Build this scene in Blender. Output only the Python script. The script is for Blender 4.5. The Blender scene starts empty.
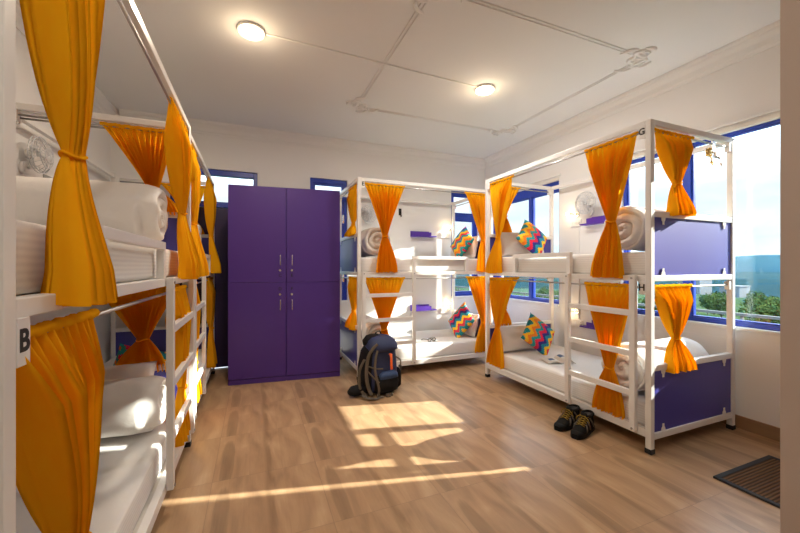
import bpy, bmesh, math, random
from mathutils import Vector, Matrix, noise
random.seed(7)
R = math.radians
SC = bpy.context.scene
COL = SC.collection

# ------------------------------------------------------------------ helpers
def newbm(): return bmesh.new()

def add_box(bm, x0, x1, y0, y1, z0, z1, bev=0.0):
    if x0 > x1: x0, x1 = x1, x0
    if y0 > y1: y0, y1 = y1, y0
    if z0 > z1: z0, z1 = z1, z0
    t = bmesh.new()
    v = [t.verts.new((x, y, z)) for z in (z0, z1) for y in (y0, y1) for x in (x0, x1)]
    for f in ((0,2,3,1),(4,5,7,6),(0,1,5,4),(2,6,7,3),(0,4,6,2),(1,3,7,5)):
        t.faces.new([v[i] for i in f])
    if bev > 0:
        bmesh.ops.bevel(t, geom=t.edges[:], offset=bev, segments=2, affect='EDGES', profile=0.5)
    merge(bm, t)

def merge(bm, t, mtx=None):
    t.verts.index_update()
    m = {}
    for v in t.verts:
        m[v] = bm.verts.new(mtx @ v.co if mtx else v.co)
    for f in t.faces:
        try:
            nf = bm.faces.new([m[v] for v in f.verts]); nf.smooth = f.smooth
        except ValueError:
            pass
    t.free()

def add_tube(bm, pts, r, seg=8, flat=None, cap=True):
    """tube along points; r float or list; flat=(normal, ratio) squashes into a strap"""
    pts = [Vector(p) for p in pts]
    n = len(pts)
    rs = r if isinstance(r, (list, tuple)) else [r]*n
    rings = []
    prev = None
    for i, p in enumerate(pts):
        t = (pts[min(i+1, n-1)] - pts[max(i-1, 0)]).normalized()
        if flat is not None:
            a = Vector(flat[0]); a = (a - t*a.dot(t))
            if a.length < 1e-5: a = t.orthogonal()
            a.normalize()
        else:
            a = prev - t*prev.dot(t) if prev is not None else t.orthogonal()
            if a.length < 1e-6: a = t.orthogonal()
            a.normalize()
        prev = a
        b = t.cross(a)
        ra, rb = rs[i]*(flat[1] if flat else 1), rs[i]
        rings.append([bm.verts.new(p + a*math.cos(2*math.pi*k/seg)*ra + b*math.sin(2*math.pi*k/seg)*rb) for k in range(seg)])
    for i in range(n-1):
        for k in range(seg):
            f = bm.faces.new((rings[i][k], rings[i][(k+1) % seg], rings[i+1][(k+1) % seg], rings[i+1][k])); f.smooth = True
    if cap:
        bm.faces.new(list(reversed(rings[0]))); bm.faces.new(rings[-1])

def add_cyl(bm, p0, p1, r, seg=20):
    add_tube(bm, [p0, p1], r, seg)

def add_lathe(bm, prof, centre=(0,0,0), axis='Z', seg=28):
    """prof: list of (radius, height)"""
    c = Vector(centre); rings = []
    def pt(r, h, a):
        if axis == 'Z': return c + Vector((r*math.cos(a), r*math.sin(a), h))
        if axis == 'X': return c + Vector((h, r*math.cos(a), r*math.sin(a)))
        return c + Vector((r*math.sin(a), h, r*math.cos(a)))
    for r, h in prof:
        if r < 1e-6: rings.append([bm.verts.new(pt(0, h, 0))])
        else: rings.append([bm.verts.new(pt(r, h, 2*math.pi*k/seg)) for k in range(seg)])
    for i in range(len(rings)-1):
        A, B = rings[i], rings[i+1]
        for k in range(seg):
            k2 = (k+1) % seg
            if len(A) == 1 and len(B) == 1: continue
            if len(A) == 1: vs = (A[0], B[k2], B[k])
            elif len(B) == 1: vs = (A[k], A[k2], B[0])
            else: vs = (A[k], A[k2], B[k2], B[k])
            f = bm.faces.new(vs); f.smooth = True

def add_sphere(bm, c, r, seg=16, rings=10, sc=(1,1,1)):
    prof = [(r*math.sin(math.pi*i/rings), -r*math.cos(math.pi*i/rings)) for i in range(rings+1)]
    t = bmesh.new(); add_lathe(t, prof, (0,0,0), 'Z', seg)
    merge(bm, t, Matrix.Translation(Vector(c)) @ Matrix.Diagonal((sc[0], sc[1], sc[2], 1)))

def obj(name, bm, mat, parent=None, off=None, smooth=False, mods=()):
    bmesh.ops.recalc_face_normals(bm, faces=bm.faces[:])
    if off is not None:
        bmesh.ops.translate(bm, verts=bm.verts[:], vec=-Vector(off))
    me = bpy.data.meshes.new(name)
    if smooth:
        for f in bm.faces: f.smooth = True
    bm.to_mesh(me); bm.free()
    o = bpy.data.objects.new(name, me)
    me.materials.append(mat)
    COL.objects.link(o)
    if parent is not None: o.parent = parent
    elif off is not None: o.location = off
    for m in mods: m(o)
    return o

def subsurf(n):
    def f(o):
        m = o.modifiers.new('s', 'SUBSURF'); m.levels = n; m.render_levels = n
    return f

def tag(o, label=None, cat=None, group=None, kind=None):
    if label: o['label'] = label
    if cat: o['category'] = cat
    if group: o['group'] = group
    if kind: o['kind'] = kind
    return o

def thing(name, label, cat, loc=(0,0,0), rotz=0, group=None):
    o = bpy.data.objects.new(name, None); o.empty_display_size = 0.1
    COL.objects.link(o); o.location = loc; o.rotation_euler = (0, 0, rotz)
    return tag(o, label, cat, group)

def struct_root(name, loc=(0,0,0)):
    o = bpy.data.objects.new(name, None); o.empty_display_size = 0.1
    COL.objects.link(o); o.location = loc; o['kind'] = 'structure'
    return o

def struct(name, bm, m):
    o = obj(name, bm, m); o['kind'] = 'structure'; return o

def letter_bm(ch, size, centre, right, up, depth=0.0015, bold=0.012):
    cu = bpy.data.curves.new('txt', 'FONT'); cu.body = ch; cu.size = 1.0
    cu.extrude = 0.5; cu.offset = bold; cu.resolution_u = 4
    cu.align_x = 'CENTER'; cu.align_y = 'CENTER'
    o = bpy.data.objects.new('txt', cu); COL.objects.link(o)
    bpy.context.view_layer.update()
    me = bpy.data.meshes.new_from_object(o.evaluated_get(bpy.context.evaluated_depsgraph_get()))
    bpy.data.objects.remove(o); bpy.data.curves.remove(cu)
    bm = bmesh.new(); bm.from_mesh(me); bpy.data.meshes.remove(me)
    r = Vector(right).normalized(); u = Vector(up).normalized(); n = r.cross(u)
    c = Vector(centre)
    for v in bm.verts:
        v.co = c + r*(v.co.x*size) + u*(v.co.y*size) + n*(v.co.z*2*depth)
    return bm

# ------------------------------------------------------------------ materials
def srgb(r, g, b):
    f = lambda c: (c/255/12.92) if c/255 <= 0.04045 else ((c/255+0.055)/1.055)**2.4
    return (f(r), f(g), f(b), 1)

def new_mat(name):
    m = bpy.data.materials.new(name); m.use_nodes = True
    nt = m.node_tree
    for n in list(nt.nodes): nt.nodes.remove(n)
    out = nt.nodes.new('ShaderNodeOutputMaterial')
    return m, nt, out

def N(nt, kind, **kw):
    n = nt.nodes.new(kind)
    for k, v in kw.items():
        if k.startswith('i_'): n.inputs[k[2:].replace('_', ' ')].default_value = v
        else: setattr(n, k, v)
    return n

def principled(name, col, rough=0.5, metal=0.0, var=0.06, scale=6.0, bump=0.0, bscale=60.0, coat=0.0, spec=0.5, stretch=None, sheen=0.0):
    m, nt, out = new_mat(name)
    p = N(nt, 'ShaderNodeBsdfPrincipled'); nt.links.new(p.outputs[0], out.inputs[0])
    p.inputs['Roughness'].default_value = rough; p.inputs['Metallic'].default_value = metal
    p.inputs['Coat Weight'].default_value = coat; p.inputs['Specular IOR Level'].default_value = spec
    p.inputs['Sheen Weight'].default_value = sheen
    tc = N(nt, 'ShaderNodeTexCoord')
    src = tc.outputs['Object']
    if stretch:
        mp = N(nt, 'ShaderNodeMapping'); mp.inputs['Scale'].default_value = stretch
        nt.links.new(src, mp.inputs[0]); src = mp.outputs[0]
    nz = N(nt, 'ShaderNodeTexNoise'); nz.inputs['Scale'].default_value = scale; nz.inputs['Detail'].default_value = 4
    nt.links.new(src, nz.inputs['Vector'])
    mx = N(nt, 'ShaderNodeMix', data_type='RGBA')
    c = Vector(col[:3])
    mx.inputs[6].default_value = (*(c*(1-var)), 1); mx.inputs[7].default_value = (*(c*(1+var)), 1)
    nt.links.new(nz.outputs[0], mx.inputs[0]); nt.links.new(mx.outputs[2], p.inputs['Base Color'])
    if bump > 0:
        n2 = N(nt, 'ShaderNodeTexNoise'); n2.inputs['Scale'].default_value = bscale; n2.inputs['Detail'].default_value = 3
        nt.links.new(src, n2.inputs['Vector'])
        b = N(nt, 'ShaderNodeBump'); b.inputs['Strength'].default_value = bump; b.inputs['Distance'].default_value = 0.01
        nt.links.new(n2.outputs[0], b.inputs['Height']); nt.links.new(b.outputs[0], p.inputs['Normal'])
    return m

def emissive(name, col, strength):
    m, nt, out = new_mat(name)
    e = N(nt, 'ShaderNodeEmission'); e.inputs[0].default_value = col; e.inputs[1].default_value = strength
    nt.links.new(e.outputs[0], out.inputs[0]); return m

M = {}
M['wall'] = principled('wall_paint', (0.80, 0.79, 0.775), 0.75, var=0.02, scale=2, bump=0.03, bscale=40)
M['ceiling'] = principled('ceiling_paint', (0.77, 0.775, 0.77), 0.8, var=0.02, scale=1.5)
M['trim'] = principled('white_plaster', (0.79, 0.785, 0.77), 0.7, var=0.02)
M['steel'] = principled('white_powder_coat', (0.80, 0.785, 0.76), 0.32, var=0.02, scale=20, coat=0.15)
M['purple'] = principled('purple_laminate', (0.066, 0.027, 0.215), 0.42, var=0.05, scale=3, spec=0.4)
M['panel'] = principled('violet_laminate', (0.060, 0.055, 0.330), 0.42, var=0.05, scale=3, coat=0.12)
M['shelf'] = principled('violet_shelf_paint', (0.085, 0.03, 0.35), 0.4, var=0.04)
M['blue'] = principled('blue_window_paint', (0.020, 0.055, 0.40), 0.35, var=0.05)
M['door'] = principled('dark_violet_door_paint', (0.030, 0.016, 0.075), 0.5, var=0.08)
M['rubber'] = principled('black_rubber', (0.012, 0.012, 0.013), 0.6)
M['black'] = principled('black_ink', (0.01, 0.01, 0.01), 0.6)
M['chrome'] = principled('brushed_chrome', (0.75, 0.72, 0.68), 0.25, metal=1.0)
M['brass'] = principled('brass', (0.70, 0.50, 0.18), 0.3, metal=1.0)
M['rod'] = principled('steel_rod', (0.45, 0.43, 0.42), 0.35, metal=0.9)
M['plastic'] = principled('white_plastic', (0.80, 0.79, 0.77), 0.35, var=0.02)
M['greyplastic'] = principled('pale_grey_plastic', (0.62, 0.64, 0.66), 0.35, var=0.03)
M['ply'] = principled('painted_plywood', (0.68, 0.65, 0.60), 0.6)
M['linen'] = principled('white_linen', (0.80, 0.77, 0.74), 0.85, var=0.03, scale=8, bump=0.22, bscale=14, sheen=0.1)
M['duvet'] = principled('white_quilt_cotton', (0.80, 0.765, 0.725), 0.9, var=0.03, scale=10, bump=0.35, bscale=28, sheen=0.1)
M['skirt'] = principled('brown_skirting_tile', srgb(150, 118, 88), 0.4, var=0.12, scale=5, stretch=(1,1,8))
M['navy'] = principled('navy_ripstop', (0.014, 0.024, 0.085), 0.6, var=0.15, bump=0.3, bscale=30)
M['packblack'] = principled('black_nylon', (0.010, 0.010, 0.012), 0.75, spec=0.2, var=0.2, bump=0.3, bscale=35)
M['packblue'] = principled('slate_blue_mesh', (0.02, 0.05, 0.14), 0.6, var=0.25, scale=50)
M['webbing'] = principled('taupe_webbing', (0.11, 0.088, 0.066), 0.75, var=0.15, scale=40)
M['pier'] = principled('shade_toned_wall_taupe', (0.46, 0.37, 0.31), 0.6, var=0.03, scale=2)  # white wall end in dim light; the shade is mixed into this taupe colour
M['orangezip'] = principled('bright_orange_nylon', (0.85, 0.14, 0.015), 0.5)
M['boot'] = principled('black_boot_leather', (0.009, 0.008, 0.007), 0.8, var=0.25, scale=20, spec=0.2, bump=0.2, bscale=60)
M['sole'] = principled('black_boot_sole', (0.008, 0.008, 0.008), 0.75, spec=0.2)
M['lace'] = principled('yellow_black_lace', (0.34, 0.22, 0.02), 0.7, var=0.35, scale=60)
M['paper'] = principled('paper', (0.78, 0.74, 0.67), 0.6, var=0.02)
M['print'] = principled('printed_ink_blue', (0.05, 0.11, 0.25), 0.6, var=0.5, scale=40)
M['printred'] = principled('printed_ink_red', (0.6, 0.12, 0.05), 0.6, var=0.3, scale=40)

def sheet_material():
    m, nt, out = new_mat('striped_white_sheet')
    p = N(nt, 'ShaderNodeBsdfPrincipled'); nt.links.new(p.outputs[0], out.inputs[0]); p.inputs['Roughness'].default_value = 0.85
    tc = N(nt, 'ShaderNodeTexCoord'); w = N(nt, 'ShaderNodeTexWave', wave_type='BANDS', bands_direction='Z')
    w.inputs['Scale'].default_value = 18; w.inputs['Distortion'].default_value = 0.4
    nt.links.new(tc.outputs['Object'], w.inputs['Vector'])
    mx = N(nt, 'ShaderNodeMix', data_type='RGBA')
    mx.inputs[6].default_value = (0.74, 0.72, 0.70, 1); mx.inputs[7].default_value = (0.82, 0.80, 0.77, 1)
    nt.links.new(w.outputs['Fac'], mx.inputs[0]); nt.links.new(mx.outputs[2], p.inputs['Base Color'])
    nz = N(nt, 'ShaderNodeTexNoise'); nz.inputs['Scale'].default_value = 5; nz.inputs['Detail'].default_value = 4
    nt.links.new(tc.outputs['Object'], nz.inputs['Vector'])
    b = N(nt, 'ShaderNodeBump'); b.inputs['Strength'].default_value = 0.35; b.inputs['Distance'].default_value = 0.02
    nt.links.new(nz.outputs[0], b.inputs['Height']); nt.links.new(b.outputs[0], p.inputs['Normal'])
    return m
M['sheet'] = sheet_material()

def curtain_material():
    m, nt, out = new_mat('orange_cotton_voile')
    tc = N(nt, 'ShaderNodeTexCoord')
    nz = N(nt, 'ShaderNodeTexNoise'); nz.inputs['Scale'].default_value = 7; nz.inputs['Detail'].default_value = 3
    mp = N(nt, 'ShaderNodeMapping'); mp.inputs['Scale'].default_value = (6, 6, 0.7)
    nt.links.new(tc.outputs['Object'], mp.inputs[0]); nt.links.new(mp.outputs[0], nz.inputs['Vector'])
    mx = N(nt, 'ShaderNodeMix', data_type='RGBA')
    mx.inputs[6].default_value = (0.97, 0.445, 0.009, 1); mx.inputs[7].default_value = (0.99, 0.56, 0.016, 1)
    nt.links.new(nz.outputs[0], mx.inputs[0])
    d = N(nt, 'ShaderNodeBsdfDiffuse'); t = N(nt, 'ShaderNodeBsdfTranslucent')
    nt.links.new(mx.outputs[2], d.inputs[0]); nt.links.new(mx.outputs[2], t.inputs[0])
    wv = N(nt, 'ShaderNodeTexNoise'); wv.inputs['Scale'].default_value = 220
    nt.links.new(tc.outputs['Object'], wv.inputs['Vector'])
    b = N(nt, 'ShaderNodeBump'); b.inputs['Strength'].default_value = 0.15; b.inputs['Distance'].default_value = 0.004
    nt.links.new(wv.outputs[0], b.inputs['Height']); nt.links.new(b.outputs[0], d.inputs['Normal'])
    ms = N(nt, 'ShaderNodeMixShader'); ms.inputs[0].default_value = 0.36
    nt.links.new(d.outputs[0], ms.inputs[1]); nt.links.new(t.outputs[0], ms.inputs[2])
    nt.links.new(ms.outputs[0], out.inputs[0])
    return m
M['curtain'] = curtain_material()
M['tie'] = principled('orange_tie_cord', (0.90, 0.36, 0.012), 0.8, var=0.1)

def glass_material():
    m, nt, out = new_mat('pale_window_glass')
    t = N(nt, 'ShaderNodeBsdfTransparent'); t.inputs[0].default_value = (0.93, 0.975, 0.985, 1)
    g = N(nt, 'ShaderNodeBsdfGlossy'); g.inputs['Roughness'].default_value = 0.02
    lw = N(nt, 'ShaderNodeLayerWeight'); pw = N(nt, 'ShaderNodeMath', operation='POWER'); pw.inputs[1].default_value = 4.0; nt.links.new(lw.outputs['Facing'], pw.inputs[0])
    fr = N(nt, 'ShaderNodeMath', operation='MULTIPLY_ADD'); fr.inputs[1].default_value = 0.45; fr.inputs[2].default_value = 0.02; nt.links.new(pw.outputs[0], fr.inputs[0])
    nz = N(nt, 'ShaderNodeTexNoise'); nz.inputs['Scale'].default_value = 0.8
    b = N(nt, 'ShaderNodeBump'); b.inputs['Strength'].default_value = 0.02
    nt.links.new(nz.outputs[0], b.inputs['Height']); nt.links.new(b.outputs[0], g.inputs['Normal'])
    ms = N(nt, 'ShaderNodeMixShader')
    nt.links.new(fr.outputs[0], ms.inputs[0]); nt.links.new(t.outputs[0], ms.inputs[1]); nt.links.new(g.outputs[0], ms.inputs[2])
    nt.links.new(ms.outputs[0], out.inputs[0]); return m
M['glass'] = glass_material()

def clear_plastic():
    m, nt, out = new_mat('clear_plastic')
    t = N(nt, 'ShaderNodeBsdfTransparent'); t.inputs[0].default_value = (0.86, 0.88, 0.88, 1)
    p = N(nt, 'ShaderNodeBsdfPrincipled'); p.inputs['Base Color'].default_value = (0.75, 0.74, 0.72, 1); p.inputs['Roughness'].default_value = 0.15
    nz = N(nt, 'ShaderNodeTexNoise'); nz.inputs['Scale'].default_value = 25
    mr = N(nt, 'ShaderNodeMapRange'); mr.inputs[3].default_value = 0.35; mr.inputs[4].default_value = 0.6
    nt.links.new(nz.outputs[0], mr.inputs[0])
    ms = N(nt, 'ShaderNodeMixShader'); nt.links.new(mr.outputs[0], ms.inputs[0])
    nt.links.new(t.outputs[0], ms.inputs[1]); nt.links.new(p.outputs[0], ms.inputs[2]); nt.links.new(ms.outputs[0], out.inputs[0]); return m
M['clear'] = clear_plastic()

def floor_material():
    m, nt, out = new_mat('wood_look_floor_tile')
    L = nt.links.new
    p = N(nt, 'ShaderNodeBsdfPrincipled'); L(p.outputs[0], out.inputs[0])
    geo = N(nt, 'ShaderNodeNewGeometry'); sx = N(nt, 'ShaderNodeSeparateXYZ'); L(geo.outputs['Position'], sx.inputs[0])
    def math_(op, a, b=None):
        n = N(nt, 'ShaderNodeMath', operation=op)
        for i, v in enumerate((a, b)):
            if v is None: continue
            if isinstance(v, (int, float)): n.inputs[i].default_value = v
            else: L(v, n.inputs[i])
        return n.outputs[0]
    tx = math_('DIVIDE', math_('SUBTRACT', sx.outputs[0], 0.37), 0.6)
    ty = math_('DIVIDE', math_('SUBTRACT', sx.outputs[1], 2.37), 0.6)
    fx = math_('FRACT', tx); fy = math_('FRACT', ty)
    ix = math_('FLOOR', tx); iy = math_('FLOOR', ty)
    tid = N(nt, 'ShaderNodeCombineXYZ'); L(ix, tid.inputs[0]); L(iy, tid.inputs[1])
    trand = N(nt, 'ShaderNodeTexWhiteNoise', noise_dimensions='2D'); L(tid.outputs[0], trand.inputs['Vector'])
    plank = math_('FLOOR', math_('MULTIPLY', fx, 3.0))
    # long soft streaks
    cv = N(nt, 'ShaderNodeCombineXYZ')
    L(math_('MULTIPLY', fx, 4.2), cv.inputs[0]); L(math_('MULTIPLY', fy, 1.1), cv.inputs[1])
    L(math_('ADD', math_('MULTIPLY', plank, 3.7), math_('MULTIPLY', trand.outputs[0], 0.10)), cv.inputs[2])
    n1 = N(nt, 'ShaderNodeTexNoise'); n1.inputs['Scale'].default_value = 1.0; n1.inputs['Detail'].default_value = 5; n1.inputs['Distortion'].default_value = 0.7
    L(cv.outputs[0], n1.inputs['Vector'])
    cv2 = N(nt, 'ShaderNodeCombineXYZ')
    L(math_('MULTIPLY', sx.outputs[0], 90.0), cv2.inputs[0]); L(math_('MULTIPLY', sx.outputs[1], 5.0), cv2.inputs[1])
    n2 = N(nt, 'ShaderNodeTexNoise'); n2.inputs['Scale'].default_value = 1.0; n2.inputs['Detail'].default_value = 4
    L(cv2.outputs[0], n2.inputs['Vector'])
    fac = math_('ADD', math_('MULTIPLY', n1.outputs[0], 0.92), math_('MULTIPLY', n2.outputs[0], 0.13))
    cr = N(nt, 'ShaderNodeValToRGB'); L(fac, cr.inputs[0])
    e = cr.color_ramp.elements
    e[0].position = 0.33; e[0].color = srgb(148, 119, 90)
    e[1].position = 0.72; e[1].color = srgb(198, 166, 130)
    k = e.new(0.47); k.color = srgb(172, 138, 104)
    k = e.new(0.58); k.color = srgb(183, 149, 113)
    # one darker arched figure printed on every tile
    wob = math_('MULTIPLY', math_('SUBTRACT', n1.outputs[0], 0.5), 0.05)
    dx = math_('DIVIDE', math_('ADD', math_('SUBTRACT', fx, 0.115), wob), 0.066)
    dy = math_('DIVIDE', math_('SUBTRACT', fy, 0.36), 0.50)
    d4 = math_('ADD', math_('POWER', math_('ABSOLUTE', dx), 2.6), math_('POWER', math_('ABSOLUTE', dy), 3.0))
    mr = N(nt, 'ShaderNodeMapRange', interpolation_type='SMOOTHSTEP'); mr.inputs[1].default_value = 1.2; mr.inputs[2].default_value = 0.60; L(math_('ADD', d4, math_('MULTIPLY', math_('SUBTRACT', n2.outputs[0], 0.5), 0.7)), mr.inputs[0])
    mx = N(nt, 'ShaderNodeMix', data_type='RGBA'); mx.blend_type = 'MULTIPLY'
    L(math_('MULTIPLY', mr.outputs[0], math_('ADD', 0.10, math_('MULTIPLY', n1.outputs[0], 1.0))), mx.inputs[0]); L(cr.outputs[0], mx.inputs[6]); mx.inputs[7].default_value = (0.60, 0.60, 0.58, 1)
    # a wavering dark seam of grain at mid tile
    sd = math_('ABSOLUTE', math_('ADD', math_('SUBTRACT', fx, 0.52), math_('MULTIPLY', math_('SUBTRACT', n1.outputs[0], 0.5), 0.16)))
    mr2 = N(nt, 'ShaderNodeMapRange', interpolation_type='SMOOTHSTEP'); mr2.inputs[1].default_value = 0.05; mr2.inputs[2].default_value = 0.01; L(sd, mr2.inputs[0])
    mx2 = N(nt, 'ShaderNodeMix', data_type='RGBA'); mx2.blend_type = 'MULTIPLY'
    L(math_('MULTIPLY', mr2.outputs[0], 0.7), mx2.inputs[0]); L(mx.outputs[2], mx2.inputs[6]); mx2.inputs[7].default_value = (0.68, 0.66, 0.62, 1)
    # grout joint
    ex = math_('MINIMUM', fx, math_('SUBTRACT', 1.0, fx)); ey = math_('MINIMUM', fy, math_('SUBTRACT', 1.0, fy))
    ed = math_('MINIMUM', ex, ey)
    g = math_('LESS_THAN', ed, 0.0028)
    mx3 = N(nt, 'ShaderNodeMix', data_type='RGBA'); L(math_('MULTIPLY', g, 0.45), mx3.inputs[0]); L(mx2.outputs[2], mx3.inputs[6]); mx3.inputs[7].default_value = srgb(120, 95, 75)
    hv = N(nt, 'ShaderNodeHueSaturation'); L(mx3.outputs[2], hv.inputs['Color'])
    L(math_('ADD', 0.96, math_('MULTIPLY', trand.outputs[0], 0.07)), hv.inputs['Value'])
    L(hv.outputs[0], p.inputs['Base Color'])
    p.inputs['Roughness'].default_value = 0.34; p.inputs['Specular IOR Level'].default_value = 0.45
    b = N(nt, 'ShaderNodeBump'); b.inputs['Strength'].default_value = 0.25; b.inputs['Distance'].default_value = 0.002
    L(math_('SUBTRACT', n2.outputs[0], g), b.inputs['Height']); L(b.outputs[0], p.inputs['Normal'])
    return m
M['floor'] = floor_material()

def chevron_material(name, phase, flip=False):
    m, nt, out = new_mat(name)
    L = nt.links.new
    p = N(nt, 'ShaderNodeBsdfPrincipled'); L(p.outputs[0], out.inputs[0]); p.inputs['Roughness'].default_value = 0.8
    uv = N(nt, 'ShaderNodeUVMap'); uv.uv_map = 'uv'
    s = N(nt, 'ShaderNodeSeparateXYZ'); L(uv.outputs[0], s.inputs[0])
    def math_(op, a, b=None):
        n = N(nt, 'ShaderNodeMath', operation=op)
        for i, v in enumerate((a, b)):
            if v is None: continue
            if isinstance(v, (int, float)): n.inputs[i].default_value = v
            else: L(v, n.inputs[i])
        return n.outputs[0]
    a = math_('PINGPONG', math_('MULTIPLY', s.outputs[1], 6.6), 1.0)
    a = math_('DIVIDE', math_('FLOOR', math_('MULTIPLY', a, 4.0)), 4.0)
    f = math_('FRACT', math_('ADD', math_('ADD', math_('MULTIPLY', s.outputs[0], 0.92), math_('MULTIPLY', a, 0.15)), phase))
    cr = N(nt, 'ShaderNodeValToRGB'); cr.color_ramp.interpolation = 'CONSTANT'
    cols = [srgb(18,140,150), srgb(250,190,20), srgb(245,130,20), srgb(30,150,150), srgb(228,30,70), srgb(45,45,130), srgb(20,140,160), srgb(250,200,30), srgb(226,40,70)]
    e = cr.color_ramp.elements
    e[0].position = 0; e[0].color = cols[0]; e[1].position = 1/9; e[1].color = cols[1]
    for i in range(2, 9):
        q = e.new(i/9); q.color = cols[i]
    L(f, cr.inputs[0]); L(cr.outputs[0], p.inputs['Base Color'])
    nz = N(nt, 'ShaderNodeTexNoise'); nz.inputs['Scale'].default_value = 160
    b = N(nt, 'ShaderNodeBump'); b.inputs['Strength'].default_value = 0.3; b.inputs['Distance'].default_value = 0.003
    L(nz.outputs[0], b.inputs['Height']); L(b.outputs[0], p.inputs['Normal'])
    return m

def mat_weave():
    m, nt, out = new_mat('ribbed_coir_mat')
    p = N(nt, 'ShaderNodeBsdfPrincipled'); nt.links.new(p.outputs[0], out.inputs[0]); p.inputs['Roughness'].default_value = 0.9
    geo = N(nt, 'ShaderNodeNewGeometry')
    w = N(nt, 'ShaderNodeTexWave', wave_type='BANDS', bands_direction='Y'); w.inputs['Scale'].default_value = 17; w.inputs['Distortion'].default_value = 0.3
    nt.links.new(geo.outputs['Position'], w.inputs['Vector'])
    mx = N(nt, 'ShaderNodeMix', data_type='RGBA'); mx.inputs[6].default_value = srgb(66, 44, 25); mx.inputs[7].default_value = srgb(120, 84, 48)
    nt.links.new(w.outputs['Fac'], mx.inputs[0]); nt.links.new(mx.outputs[2], p.inputs['Base Color'])
    b = N(nt, 'ShaderNodeBump'); b.inputs['Distance'].default_value = 0.006; nt.links.new(w.outputs['Fac'], b.inputs['Height']); nt.links.new(b.outputs[0], p.inputs['Normal'])
    return m
M['coir'] = mat_weave()

# ------------------------------------------------------------------ camera
CAMZ = 1.28
YAW = R(22.3)
cam = bpy.data.cameras.new('camera'); cam.lens = 16.0; cam.sensor_width = 36.0; cam.clip_start = 0.05; cam.clip_end = 6000
co = bpy.data.objects.new('camera', cam); COL.objects.link(co)
co.location = (0, 0, CAMZ); co.rotation_euler = (R(90), 0, -YAW)
SC.camera = co

# ------------------------------------------------------------------ room shell
XL, XR, YB, YF, H = -1.50, 3.56, 4.95, -1.60, 3.05
TH = 0.26
def walled(axis, a0, a1, b0, b1, z0, z1, holes):
    """wall slab with rectangular holes; axis 'x': thickness in x (a), runs in y (b)"""
    bm = newbm()
    bs = sorted({b0, b1, *[h[0] for h in holes], *[h[1] for h in holes]})
    zs = sorted({z0, z1, *[h[2] for h in holes], *[h[3] for h in holes]})
    for i in range(len(bs)-1):
        for j in range(len(zs)-1):
            cb, cz = (bs[i]+bs[i+1])/2, (zs[j]+zs[j+1])/2
            if any(h[0] < cb < h[1] and h[2] < cz < h[3] for h in holes): continue
            if axis == 'x': add_box(bm, a0, a1, bs[i], bs[i+1], zs[j], zs[j+1])
            else: add_box(bm, bs[i], bs[i+1], a0, a1, zs[j], zs[j+1])
    bmesh.ops.remove_doubles(bm, verts=bm.verts[:], dist=1e-5)
    # drop the inner faces shared by two cells
    seen = {}
    for f in bm.faces: seen.setdefault(tuple(round(c, 4) for c in f.calc_center_median()), []).append(f)
    dead = [f for fs in seen.values() if len(fs) > 1 for f in fs]
    if dead: bmesh.ops.delete(bm, geom=dead, context='FACES')
    return bm

W_CORNER = (3.39, 4.79, 0.80, 2.41)     # right wall, near the corner
W_BIG = (1.22, 2.57, 0.80, 2.41)        # right wall, big window
struct('wall_right', walled('x', XR, XR+TH, YF-TH, YB+TH, -0.15, H+0.15, [W_CORNER[:2]+(0.70, W_CORNER[3]), W_BIG[:2]+(0.70, W_BIG[3])]), M['wall'])
D_BACK = (-0.93, 0.04, 0.0, 2.49)
W_MID = (0.706, 1.225, 0.80, 2.50)
W_BACK = (2.915, 3.43, 0.80, 2.50)
struct('wall_back', walled('y', YB, YB+TH, XL-TH, XR, -0.15, H+0.15, [D_BACK, W_MID, W_BACK]), M['wall'])
bm = newbm(); add_box(bm, XL-TH, XL, YF-TH, YB, -0.15, H+0.15); struct('wall_left', bm, M['wall'])
bm = newbm(); add_box(bm, XL, XR, YF-TH, YF, -0.15, H+0.15); struct('wall_front', bm, M['wall'])
# projecting wall return at the right edge of the view
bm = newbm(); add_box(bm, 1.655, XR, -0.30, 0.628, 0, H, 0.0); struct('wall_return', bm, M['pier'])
bm = newbm(); add_box(bm, XL, XR, YF, YB, -0.12, 0.0); struct('floor', bm, M['floor'])
bm = newbm(); add_box(bm, XL, XR, YF, YB, H, H+0.14); struct('ceiling', bm, M['ceiling'])

# cornice: stepped profile along right, back, left walls
def cornice(name, p0, p1, inward):
    prof = [(0.0, 0.0), (0.010, 0.0), (0.014, 0.02), (0.022, 0.03), (0.03, 0.07), (0.055, 0.105), (0.066, 0.11), (0.075, 0.13), (0.075, 0.145), (0.0, 0.145)]
    bm = newbm(); a = []
    for P in (p0, p1):
        a.append([bm.verts.new((P[0]+inward[0]*d, P[1]+inward[1]*d, 2.905+h)) for d, h in prof])
    for i in range(len(prof)):
        j = (i+1) % len(prof); bm.faces.new((a[0][i], a[0][j], a[1][j], a[1][i]))
    bm.faces.new(a[0]); bm.faces.new(list(reversed(a[1])))
    struct(name, bm, M['trim'])
cornice('trim_1', (XR, 0.63), (XR, YB-0.1), (-1, 0))
cornice('trim_2', (XL+0.1, YB), (XR, YB), (0, -1))
cornice('trim_3', (XL, YF), (XL, YB), (1, 0))
# skirting
for nm, b in (('baseboard_right', (XR-0.014, XR, 0.63, YB-0.014)), ('baseboard_back', (0.10, XR, YB-0.014, YB)), ('baseboard_left', (XL, XL+0.014, YF, YB))):
    bm = newbm(); add_box(bm, b[0], b[1], b[2], b[3], 0, 0.10, 0.003); struct(nm, bm, M['skirt'])

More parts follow.
